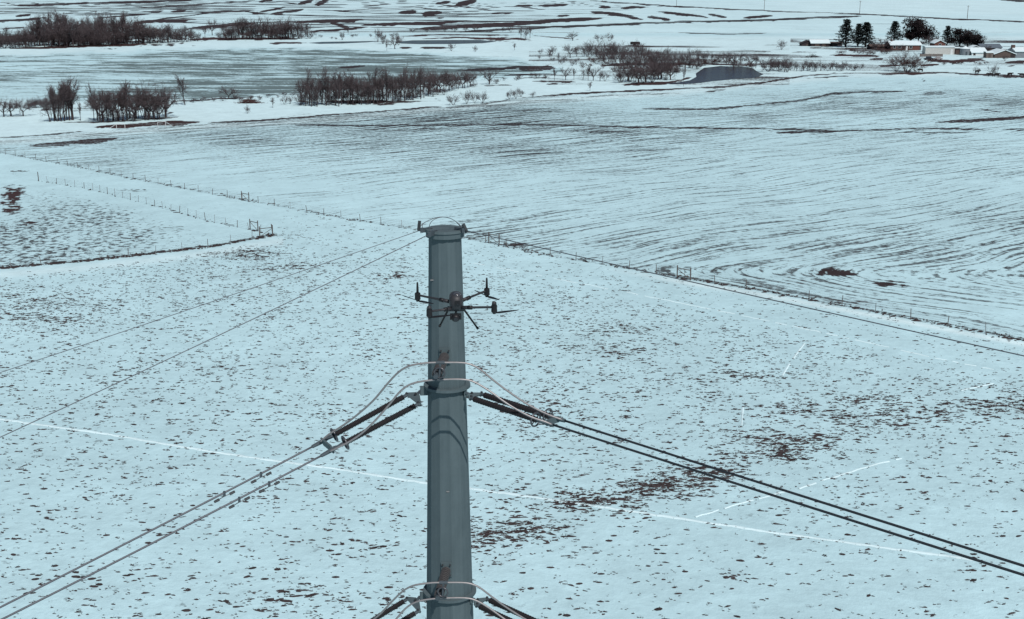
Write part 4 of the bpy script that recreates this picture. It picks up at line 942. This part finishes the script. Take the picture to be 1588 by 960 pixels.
# long tree row in the middle
band(44, 470, 668, [(470, 164), (560, 161), (668, 150)], [(470, 60), (560, 60), (640, 54), (668, 42)], ('stems', 'tall', 'tall'), 'bare tree in the long dense tree row in the middle distance', 'trees of the long middle row', 3, (.65, .9))
band(22, 475, 640, [(475, 158), (640, 148)], [(475, 46), (640, 42)], ('stems', 'tall'), 'bare tree in the long dense tree row in the middle distance', 'trees of the long middle row', 4, (.6, .85))
band(26, 466, 690, [(466, 164), (640, 153), (690, 146)], [(466, 28), (640, 28), (690, 20)], ('shrub',), 'bare shrub at the foot of the long middle tree row', 'undergrowth of the middle row', 2, (1, 1.4))
band(16, 664, 735, [(664, 145), (735, 133)], [(664, 40), (735, 30)], ('tall', 'stems', 'spread'), 'small bare tree at the thinning right end of the long row', 'right end of the middle row', 2, (.8, 1.0))
each([(759, 131, 26, 'spread', 1.0)], 'round bare tree', 'alone on the snow right of the long row')
each([(703, 163, 20, 'shrub', 1.2), (724, 161, 24, 'shrub', .9), (736, 160, 22, 'shrub', .9), (748, 160, 22, 'shrub', .9), (790, 154, 18, 'shrub', .9), (800, 153, 19, 'shrub', .9), (808, 150, 15, 'shrub', 1.0)], 'bare bush', 'on the bank below the long tree row')
band(16, 270, 465, [(270, 160), (400, 154), (465, 146)], [(270, 8), (465, 10)], ('shrub',), 'low scrub along the lower edge of the wheat field', 'wheat edge scrub', 2, (1.2, 2.0))
band(12, 700, 850, [(700, 136), (850, 120)], [(700, 10), (850, 10)], ('shrub',), 'low scrub between the long row and the creek', 'scrub right of the long row', 3, (1.2, 1.9))
band(10, 480, 620, [(480, 60), (620, 56)], [(480, 6), (620, 8)], ('shrub',), 'low scrub on the far bank above the ponds', 'far bank scrub', 3, (1.3, 2.0))
# creek trees
each([(888, 63, 16, 'spread', 1.2), (928, 64, 13, 'shrub', 1.3), (945, 64, 15, 'shrub', 1.3)], 'bare tree', 'on the snow ridge above the creek')
each([(838, 84, 10, 'shrub', 1.2), (855, 86, 18, 'shrub', 1.4), (866, 98, 18, 'tall', .8), (884, 90, 24, 'spread', .85), (895, 88, 22, 'stems', .9)], 'bare tree', 'at the upper left end of the creek')
band(16, 905, 1000, [(905, 88), (1000, 92)], [(905, 28), (1000, 32)], ('shrub', 'shrub', 'stems'), 'bare tree in the upper row of the creek wood', 'upper row of creek trees', 3, (.95, 1.3))
band(26, 935, 1085, [(935, 101), (1000, 106), (1075, 105)], [(935, 24), (1000, 32), (1075, 28)], ('shrub', 'stems', 'shrub'), 'bare tree in the dense middle of the creek wood', 'middle of the creek wood', 4, (1.0, 1.3))
band(14, 960, 1040, [(960, 128), (1000, 128), (1040, 122)], [(960, 36), (1040, 34)], ('shrub', 'shrub', 'spread'), 'spreading bare tree in the front of the creek wood', 'front of the creek wood', 2.5, (.9, 1.2))
band(11, 1000, 1082, [(1000, 92), (1082, 94)], [(1000, 22), (1082, 26)], ('shrub', 'shrub', 'stems'), 'bare tree on the creek bank above the pond', 'trees above the pond', 2, (1.0, 1.3))
each([(860, 125, 20, 'tall', .8), (877, 124, 22, 'spread', .8), (890, 124, 20, 'tall', .8), (904, 124, 22, 'stems', .8), (912, 125, 24, 'tall', .8), (920, 125, 24, 'spread', .8), (930, 126, 22, 'stems', .8), (938, 126, 20, 'shrub', 1.0)], 'bare tree', 'in the front creek row left of the pond')
each([(915, 141, 16, 'tall', 1.0)], 'thin bare sapling', 'on clean snow below the creek trees')
each([(826, 151, 11, 'shrub', 1.0)], 'tiny bare bush', 'on the bank left of the creek')
each([(1060, 134, 34, 'tall', .35)], 'slender bare tree', 'reflected at the left edge of the pond')
each([(1092, 93, 14, 'shrub', 1.2), (1104, 98, 20, 'tall', .9), (1115, 96, 16, 'shrub', 1.2), (1127, 97, 18, 'shrub', 1.1), (1138, 104, 27, 'spread', 1.1), (1150, 102, 22, 'stems', .9), (1164, 104, 22, 'spread', 1.0), (1172, 106, 20, 'tall', .9)], 'bare tree', 'along the far bank of the pond')
band(30, 1190, 1338, [(1190, 110), (1240, 111), (1338, 108)], [(1190, 26), (1215, 26), (1240, 19), (1300, 18), (1338, 10)], ('shrub', 'stems', 'shrub'), 'bare shrub in the long hedge between pond and farm', 'hedge shrubs', 1.6, (1.0, 1.4))
each([(1212, 77, 17, 'shrub', 1.1)], 'round bare shrub', 'alone on snow left of the farm')
band(26, 905, 1090, [(905, 100), (1000, 112), (1090, 104)], [(905, 10), (1000, 16), (1090, 13)], ('shrub',), 'low reddish brush among the creek trees', 'creek brush', 6, (1.3, 2.0), True)
band(10, 1084, 1180, [(1084, 104), (1120, 100), (1180, 107)], [(1084, 12), (1180, 12)], ('shrub',), 'low reddish brush on the far pond bank', 'pond bank brush', 1.5, (1.2, 1.8), True)
band(14, 1300, 1380, [(1300, 80), (1380, 84)], [(1300, 7), (1380, 10)], ('shrub',), 'low reddish brush left of the big farm tree', 'farmyard brush', 4, (1.4, 2.2), True)
band(12, 1430, 1530, [(1430, 97), (1530, 98)], [(1430, 7), (1530, 8)], ('shrub',), 'low reddish brush below the farm sheds', 'farmyard front brush', 4, (1.4, 2.2), True)
band(8, 840, 905, [(840, 88), (905, 102)], [(840, 10), (905, 14)], ('shrub',), 'small bare bush left of the creek wood', 'bushes left of the creek wood', 5, (1.0, 1.5))
# farm trees
each([(1370, 78, 20, 'spread', 1.0)], 'grey bare tree', 'at the left end of the brick house')
plant(1407, 112, 38, 'shrub', 'big reddish bare tree in front of the farm houses', None, 1.5, red=True, name='bare_tree')['category'] = 'tree'
plant(1420, 111, 24, 'shrub', 'reddish bare shrub right under the big farm tree', None, 1.5, red=True)
plant(1404, 111, 30, 'stems', 'upright reddish bare tree just behind the big farm tree', None, 1.2, red=True)
plant(1390, 110, 28, 'shrub', 'reddish bare shrub left under the big farm tree', None, 1.4, red=True)
plant(1424, 77, 18, 'spread', 'bare tree in front of the right end of the brick house', None, 1.0)
for k_, (u_, v_, h_, w_) in enumerate(((1357, 77, 14, 'at the left end of the low dark wing'), (1398, 79, 12, 'before the left brick wall'), (1446, 70, 18, 'between round evergreen and red gable'), (1530, 80, 12, 'beside the slate barn'), (1558, 94, 10, 'below the brown barn'))):
    plant(u_, v_, h_, 'shrub', 'bare farmyard shrub ' + w_, 'farmyard shrubs', 1.3)
plant(1440, 72, 16, 'tall', 'thin grey bare tree behind the cream shed', None, 1.2)
each([(1515, 114, 12, 'shrub', 1.3), (1540, 118, 20, 'shrub', 1.0)], 'bare bush', 'beside the black cattle')
each([(784, 381, 9, 'shrub', 1.6), (798, 383, 8, 'shrub', 2.2), (812, 386, 6, 'shrub', 2.0)], 'low dark bush', 'at the fence right of the pole top')

def conifer(seed, kind):
    r = random.Random(seed); T = MB(); Cm = MB(); T.tube([(0, 0, -.2), (0, 0, 4), (0, 0, 9.6)], [.24, .16, .03], 7)
    def leaf(c, L):
        d = Vector((r.gauss(0, 1), r.gauss(0, 1), r.gauss(0, .5))).normalized(); s = d.orthogonal().normalized() * L * .34
        s.rotate(Matrix.Rotation(r.random() * 6.28, 3, d)); Cm.add([c - d * L * .5 - s, c - d * L * .5 + s, c + d * L * .6], [(0, 1, 2)])
    if kind == 'pine':
        for k in range(64):
            z = 1.0 + 8.6 * (k / 64) ** .9; rad = (2.7 * (1 - (z - .6) / 9.6) + .25) * r.uniform(.6, 1.15); a = k * 2.4 + r.random()
            tip = Vector((math.cos(a) * rad, math.sin(a) * rad, z + rad * .12)); T.tube([(0, 0, z), tip], [.045, .012], 4, cap=False)
            for j in range(34):
                t = r.uniform(.2, 1.05); c = Vector((0, 0, z)).lerp(tip, t) + Vector((r.gauss(0, .2), r.gauss(0, .2), r.gauss(0, .14))); leaf(c, .42)
    else:
        lobes = [(Vector((r.gauss(0, 1.3), r.gauss(0, 1.3), r.uniform(2.2, 7.6))), r.uniform(1.3, 2.3)) for _ in range(16)]
        for c, q in lobes:
            T.tube([(0, 0, c.z * .5), c], [.06, .02], 4, cap=False)
            for j in range(150):
                d = Vector((r.gauss(0, 1), r.gauss(0, 1), r.gauss(0, 1))).normalized(); leaf(c + d * q * r.uniform(.5, 1.05), .5)
    zs = max(v[2] for v in Cm.v); k = 10 / zs
    for mb in (T, Cm): mb.v = [(x * k, y * k, z * k) for x, y, z in mb.v]
    return T.mesh('trunk', M['bark'], True), Cm.mesh('crown', M['needle' if kind == 'pine' else 'cedar'])
CON = {('pine', i): conifer(900 + i, 'pine') for i in range(3)}; CON.update({('cedar', i): conifer(950 + i, 'cedar') for i in range(3)})
def evergreen(px, py, hpx, kind, i, wide, label, name):
    p = ground(px, py); h = metres(hpx, p); root = empty(name, p, px); root.scale = (h / 10 * wide, h / 10 * wide, h / 10)
    for nm, me in zip(('trunk', 'crown'), CON[kind, i]):
        o = bpy.data.objects.new(nm, me); COL.objects.link(o); o.parent = root
    tag(root, label, 'tree')
evergreen(1311, 73, 42.9, 'pine', 0, 1.65, 'tall dark pine, leftmost of the farm evergreens', 'pine_tree')
evergreen(1330, 72, 35.2, 'pine', 1, 1.50, 'smaller dark pine in the middle of the left trio', 'pine_tree')
evergreen(1342, 73, 38.5, 'pine', 2, 1.80, 'broad dark pine at the right of the left trio', 'pine_tree')
evergreen(1386, 66, 33.0, 'pine', 1, 1.65, 'dark pine behind the left part of the snowy house roof', 'pine_tree')
evergreen(1412, 65, 37.4, 'cedar', 0, 1.38, 'tall round evergreen behind the middle of the snowy house roof', 'evergreen_tree')
evergreen(1424, 66, 34.1, 'cedar', 1, 1.30, 'round evergreen behind the right end of the snowy house roof', 'evergreen_tree')
evergreen(1436, 67, 28.6, 'cedar', 2, 1.30, 'lower round evergreen left of the red gable', 'evergreen_tree')
evergreen(1468, 71, 30.8, 'pine', 0, 1.50, 'small pointed dark pine right of the red gable', 'pine_tree')
evergreen(1488, 72, 29.7, 'cedar', 1, 1.67, 'wide dark cedar behind the grey grain bin', 'cedar_tree')
evergreen(1500, 73, 27.5, 'cedar', 2, 1.59, 'dark cedar just right of the wide one', 'cedar_tree')
evergreen(1511, 75, 22.0, 'cedar', 0, 1.59, 'low dark cedar, rightmost of the farm evergreens', 'cedar_tree')

# ------------------------------------------------------------------ farm buildings
def building(name, u0, u1, vbase, wall_px, roof_px, deep, label, wall, roof, eave=.5, ridge='x', rz=0.0, doors=(), windows=(), chimney=None, snow=True, cat='building'):
    """gabled building: front along image columns u0..u1; doors/windows as fractions (x0, x1, z0, z1) of the front wall"""
    a, b = ground(u0, vbase), ground(u1, vbase); w = (b - a).length; c = (a + b) / 2; hw = metres(wall_px, c); hr = metres(roof_px, c)
    root = empty(name, c, rz); tag(root, label, cat)
    def part(nm, m_, mt, par=None):
        o = m_.build(nm, M[mt]); o.parent = par or root; return o
    m_ = MB(); x0, x1, y0, y1 = -w / 2, w / 2, 0, deep
    if ridge == 'x':
        prof = [(y0, -.2), (y0, hw), ((y0 + y1) / 2, hw + hr - .12), (y1, hw), (y1, -.2)]; m_.prism(prof, lambda p: (x0, p[0], p[1]), lambda p: (x1, p[0], p[1]))
    else:
        prof = [(x0, -.2), (x0, hw), (0, hw + hr - .12), (x1, hw), (x1, -.2)]; m_.prism(prof, lambda p: (p[0], y0, p[1]), lambda p: (p[0], y1, p[1]))
    part('wall', m_, wall)
    th = .32 if snow else .15; m_ = MB()
    if ridge == 'x':
        sl = hr / (deep / 2); e = eave
        prof = [(y0 - e, hw - sl * e), ((y0 + y1) / 2, hw + hr), (y1 + e, hw - sl * e), (y1 + e, hw - sl * e + th), ((y0 + y1) / 2, hw + hr + th), (y0 - e, hw - sl * e + th)]
        m_.prism(prof, lambda p: (x0 - e, p[0], p[1]), lambda p: (x1 + e, p[0], p[1]))
    else:
        sl = hr / (w / 2); e = eave
        prof = [(x0 - e, hw - sl * e), (0, hw + hr), (x1 + e, hw - sl * e), (x1 + e, hw - sl * e + th), (0, hw + hr + th), (x0 - e, hw - sl * e + th)]
        m_.prism(prof, lambda p: (p[0], y0 - e, p[1]), lambda p: (p[0], y1 + e, p[1]))
    rf = part('roof', m_, roof)
    for (fx0, fx1, fz0, fz1, mt) in doors:
        m_ = MB(); m_.box((x0 + w * (fx0 + fx1) / 2, -.03, hw * (fz0 + fz1) / 2), (w * (fx1 - fx0), .1, hw * (fz1 - fz0))); d = part('door', m_, mt)
        m_ = MB(); m_.box((x0 + w * (fx0 + .85 * (fx1 - fx0)), -.11, hw * .42), (.08, .06, .2)); part('handle', m_, 'bolt', d)
    for (fx0, fx1, fz0, fz1) in windows:
        cx, cz, ww, wh = x0 + w * (fx0 + fx1) / 2, hw * (fz0 + fz1) / 2, w * (fx1 - fx0), hw * (fz1 - fz0)
        m_ = MB(); m_.box((cx, -.02, cz), (ww, .08, wh)); wd = part('window', m_, 'glass')
        m_ = MB()
        for sx in (-1, 1): m_.box((cx + sx * (ww / 2 + .05), -.05, cz), (.1, .12, wh + .2))
        for sz in (-1, 1): m_.box((cx, -.05, cz + sz * (wh / 2 + .05)), (ww, .12, .1))
        part('frame', m_, 'white_paint', wd)
    if chimney:
        fx, ch, cw = chimney; m_ = MB(); m_.box((x0 + w * fx, deep * .45, hw + hr + ch / 2 - .3), (cw, cw, ch + .6)); part('chimney', m_, 'brick', rf)
    return root
building('low_barn', 1258, 1286, 72, 5, 4.5, 9, 'low dark barn with snow on its roof left of the pines', 'dark_wall', 'snow_roof', doors=((.2, .45, 0, .85, 'brown_wall'), (.6, .8, 0, .85, 'brown_wall')))
building('barn_annex', 1243, 1264, 71.5, 4, 4.5, 6, 'small dark lean shed at the left end of the low barn', 'dark_wall', 'dark_wall', ridge='y', snow=False, doors=((.35, .65, 0, .8, 'brown_wall'),))
building('open_shed', 1286, 1306, 71.5, 4.4, 1.6, 6, 'long dark shed half hidden behind the left pine', 'dark_wall', 'brown_wall', snow=False, doors=((.2, .5, 0, .8, 'brown_wall'),))
building('brick_house', 1381, 1428, 78, 8, 5, 11, 'long brick house with a thick white snow roof', 'brick', 'snow_roof', doors=((.50, .56, 0, .78, 'white_paint'), (.74, .94, 0, .8, 'red_wall')), windows=((.08, .16, .4, .78), (.24, .34, .4, .78), (.62, .70, .4, .78)), chimney=(.1, 1.2, .8))
building('brick_wing', 1350, 1381, 77, 5, 2.6, 8, 'low dark wing left of the brick house', 'dark_wall', 'brown_wall', snow=False, doors=((.6, .7, 0, .8, 'brown_wall'),), windows=((.2, .3, .4, .8),))
building('gabled_house', 1449, 1466, 73, 6, 4.2, 9, 'small red gabled house with a snowy roof behind the cream shed', 'red_wall', 'snow_roof', ridge='y', windows=((.4, .6, .4, .8),))
building('cream_shed', 1435, 1479.5, 84.5, 11, 1.0, 6.5, 'long cream sided shed with a nearly flat roof', 'cream', 'snow_roof', eave=.25, doors=((.86, .95, 0, .75, 'white_paint'),), rz=-.05)
building('shed_end_wall', 1480, 1488.5, 84.5, 9.5, .8, 5, 'narrow dark end wall of the cream shed, beside the grain bin', 'dark_wall', 'snow_roof', eave=.15, doors=((.2, .8, 0, .7, 'brown_wall'),))  # separate block standing for the cream shed's dark receding end wall
building('slate_barn', 1522, 1553, 78, 4, 5, 10, 'low barn with a bare slate blue roof at the far right', 'dark_wall', 'slate', snow=False, doors=((.4, .6, 0, .8, 'brown_wall'),))
building('white_shed', 1507, 1530, 86, 4.5, 6.0, 11, 'white low shed with a broad snow roof right of the grain bin', 'white_paint', 'snow_roof', doors=((.1, .25, 0, .8, 'dark_wall'), (.8, .98, 0, .85, 'brown_wall')))
building('wood_shed', 1529, 1540, 90, 8, 1.2, 4, 'small weathered wooden shed between white shed and brown barn', 'wood', 'snow_roof', eave=.2, doors=((.35, .65, 0, .8, 'brown_wall'),))
building('brown_barn', 1542, 1574, 90, 6, 6.0, 12, 'brown gabled barn with a snowy roof and dark doorway', 'brown_wall', 'snow_roof', ridge='y', doors=((.78, .97, 0, .95, 'dark_wall'),), chimney=None)
building('metal_barn', 1574.5, 1606, 90, 10, 5, 11, 'grey sheet metal barn with snowy roof at the right edge', 'grey_metal', 'snow_roof', doors=((.5, .7, 0, .8, 'white_paint'),), chimney=(.02, 1.4, 1.6))
building('small_roof_shed', 1506, 1520, 78, 4, 2.8, 5, 'tiny snow roofed shed beside the cedars', 'grey_metal', 'snow_roof', ridge='y', eave=.3, doors=((.35, .65, 0, .8, 'dark_wall'),))
# grain bin
p = ground(1496, 85.5); root = empty('grain_bin', p); tag(root, 'round grey metal grain bin with a snowy cone roof', 'grain bin'); r_ = metres(7.5, p); h_ = metres(10, p)
m_ = MB(); m_.tube([(0, 0, -.1)] + [(0, 0, h_ * k / 12) for k in range(13)], [r_] + [r_ * (1 + .006 * (k % 2)) for k in range(13)], 28); o = m_.build('drum', M['grey_metal']); o.parent = root
m_ = MB(); m_.tube([(0, 0, h_), (0, 0, h_ + .05), (0, 0, h_ + 1.1), (0, 0, h_ + 1.3)], [r_ * 1.05, r_ * 1.05, .5, .4], 28); o = m_.build('roof', M['snow_roof']); o.parent = root
m_ = MB(); m_.box((0, -r_ - .02, 1.0), (.9, .12, 1.8)); o = m_.build('hatch', M['steel_dark']); o.parent = root
# board fence in front of the shed
a, b = ground(1426, 88), ground(1462, 88); root = empty('board_fence', a); tag(root, 'low grey board fence in front of the cream shed', 'fence'); L = (b - a).length; nb = 16
for k in range(nb):
    m_ = MB(); m_.box((L * (k + .5) / nb, 0, .75), (L / nb - .06, .06, 1.5 - .1 * (k % 3))); o = m_.build('board', M['wood']); o.parent = root
m_ = MB(); m_.box((L / 2, .07, .5), (L, .06, .12)); m_.box((L / 2, .07, 1.15), (L, .06, .12)); o = m_.build('rail', M['wood']); o.parent = root

# cars
def car(px, py, rz, paint, label, tall=1.0):
    p = ground(px, py); root = empty('parked_car', p, rz); tag(root, label, 'car')
    prof = [(-2.2, .35), (-2.25, .75), (-1.9, .95), (-1.2, 1.02), (-.7, 1.5 * tall), (.9, 1.55 * tall), (1.6, 1.05), (2.15, .98), (2.25, .6), (2.2, .35)]
    m_ = MB(); n = len(prof); vv = []
    for y, k in ((-.85, 0), (-.78, 1), (.78, 1), (.85, 0)): vv += [(x, y * (.86 if z > 1.1 else 1), z + (.03 if k and z > 1 else 0)) for x, z in prof]
    ff = [tuple(range(n)), tuple(range(3 * n, 4 * n))[::-1]] + [(j * n + k, j * n + (k + 1) % n, (j + 1) * n + (k + 1) % n, (j + 1) * n + k)[::-1] for j in range(3) for k in range(n)]
    m_.add(vv, ff); o = m_.build('body', M[paint]); o.parent = root
    for sy in (-1, 1):
        m_ = MB(); yy = sy * .80; w = [(-1.0, 1.08), (-.62, 1.40 * tall), (.82, 1.44 * tall), (1.3, 1.08)]
        m_.add([(x, yy * (.9 if z > 1.2 else 1.07), z) for x, z in w] + [(x, yy * (.8 if z > 1.2 else .9), z) for x, z in w], [(0, 1, 2, 3), (7, 6, 5, 4), (0, 4, 5, 1), (1, 5, 6, 2), (2, 6, 7, 3), (3, 7, 4, 0)]); o = m_.build('side_window', M['glass']); o.parent = root
        for sx in (-1.35, 1.35):
            m_ = MB(); m_.tube([(sx, sy * .62, .33), (sx, sy * .88, .33)], .33, 14); o = m_.build('wheel', M['rubber']); o.parent = root
            m_ = MB(); m_.tube([(sx, sy * .86, .33), (sx, sy * .90, .33)], .19, 10); q = m_.build('rim', M['grey_metal']); q.parent = o
    return root
car(1439.5, 93, .1, 'car_dark', 'dark car parked in front of the cream shed', 1.15)
car(1454, 93, -.1, 'car_pale', 'pale car parked right of the dark one', 1.1)
# stock trailer on the ridge
p = ground(985, 70.5); root = empty('stock_trailer', p, .05); tag(root, 'dark long trailer on the ridge above the creek trees', 'trailer')
m_ = MB(); m_.prism([(-2.9, .55), (-2.9, 2.0), (-2.6, 2.2), (2.5, 2.2), (2.9, 1.8), (2.9, .55)], lambda q: (q[0], -1.0, q[1]), lambda q: (q[0], 1.0, q[1])); o = m_.build('box', M['black']); o.parent = root
for x in (-.9, .1):
    for y in (-.95, .95):
        m_ = MB(); m_.tube([(x, y - .12, .38), (x, y + .12, .38)], .38, 12); o = m_.build('wheel', M['rubber']); o.parent = root
m_ = MB(); m_.bar((2.9, 0, .6), (4.2, 0, .5), .12, .12); o = m_.build('drawbar', M['black']); o.parent = root
# brush piles
def brush(px, py, w, h, label, mt, n=260):
    p = ground(px, py); root = empty('brush_pile', p); tag(root, label, 'brush pile'); r = random.Random(int(px)); W = metres(w, p); H = metres(h, p); m_ = MB()
    for k in range(n):
        x = r.gauss(0, .28); z = abs(r.gauss(0, .35)) * max(0, 1 - abs(x) * 1.2); c = Vector((x * W, r.gauss(0, .2) * W * .6, min(z, 1) * H)); d = Vector((r.gauss(0, 1), r.gauss(0, 1), r.gauss(0, .35))).normalized() * W * .09
        m_.tube([c - d, c + d], [.05, .02], 4)
    o = m_.build('branches', M[mt]); o.parent = root
    return root
brush(387, 160, 30, 11, 'reddish brush pile right of the lone round tree', 'twig_red', 420)
brush(1260, 89, 20, 7, 'dark brush heap on the snow left of the farm', 'bark', 240)
# black cattle
def cow_mesh():
    V = [(0, 0, 1.12), (-.55, 0, 1.14), (-.95, 0, 1.18), (.45, 0, 1.15), (.85, 0, 1.22), (1.15, 0, 1.36), (1.38, 0, 1.30), (1.62, 0, 1.12),
         (-.85, .22, .85), (-.92, .23, .48), (-.84, .23, .04), (-.85, -.22, .85), (-.92, -.23, .48), (-.84, -.23, .04),
         (.6, .2, .85), (.62, .2, .45), (.6, .2, .04), (.6, -.2, .85), (.62, -.2, .45), (.6, -.2, .04), (-1.12, 0, 1.1), (-1.18, 0, .6), (1.32, .2, 1.42), (1.32, -.2, 1.42)]
    E = [(0, 1), (1, 2), (0, 3), (3, 4), (4, 5), (5, 6), (6, 7), (1, 8), (8, 9), (9, 10), (1, 11), (11, 12), (12, 13), (3, 14), (14, 15), (15, 16), (3, 17), (17, 18), (18, 19), (2, 20), (20, 21), (6, 22), (6, 23)]
    Rr = [.40, .38, .30, .38, .30, .20, .17, .11, .17, .09, .07, .17, .09, .07, .13, .08, .07, .13, .08, .07, .05, .04, .05, .05]
    me = bpy.data.meshes.new('cow'); me.from_pydata(V, E, []); me.update(); me.materials.append(M['black']); return me, Rr
cm_, Rr = cow_mesh()
cow0 = link('cow', cm_); sk = cow0.modifiers.new('skin', 'SKIN')
for k, rr in enumerate(Rr): cm_.skin_vertices[0].data[k].radius = (rr, rr)
cm_.skin_vertices[0].data[0].use_root = True
cow0.modifiers.new('smooth', 'SUBSURF').levels = 1; cow0.modifiers['smooth'].render_levels = 1
sp_ = [(1515.5, 114.5, .3, 'black cow by the small bush, leftmost of the herd'), (1535.5, 119, 3.0, 'black cow at the left of the touching pair'), (1545.5, 119, .15, 'black cow at the right of the touching pair'), (1566, 118.5, .2, 'lone black cow between the pair and the right edge'), (1584, 119.5, 2.9, 'black cow at the right edge of the picture'), (1427, 112, 3.3, 'black cow beside the big reddish bare tree')]
for k, (u, v, a, lb) in enumerate(sp_):
    o = cow0 if k == 0 else cow0.copy()
    if k: COL.objects.link(o)
    o.location = ground(u, v); o.rotation_euler = (0, 0, a); o.scale = (1.05,) * 3; tag(o, lb, 'cow', 'black cattle below the farm')
# utility poles far off
for k, (u, v, h) in enumerate(((934, 3, 14), (1049, 10, 13), (1185, 17, 17), (1333, 21.5, 20), (1500, 29, 20))):
    p = ground(u, v); hh = metres(h, p); root = empty('utility_pole', p, .2); tag(root, '%s thin far utility pole from the left along the distant fence line' % ORD[k], 'utility pole', 'far utility poles')
    m_ = MB(); m_.tube([(0, 0, -.3), (0, 0, hh)], [.30, .22], 7); o = m_.build('shaft', M['wood']); o.parent = root
    m_ = MB(); m_.bar((-1.6, 0, hh - .8), (1.6, 0, hh - .8), .22, .22); o = m_.build('crossarm', M['wood']); o.parent = root
# tidy: the helper flag is not part of the scene
for o in bpy.data.objects:
    if '_world' in o.keys(): del o['_world']
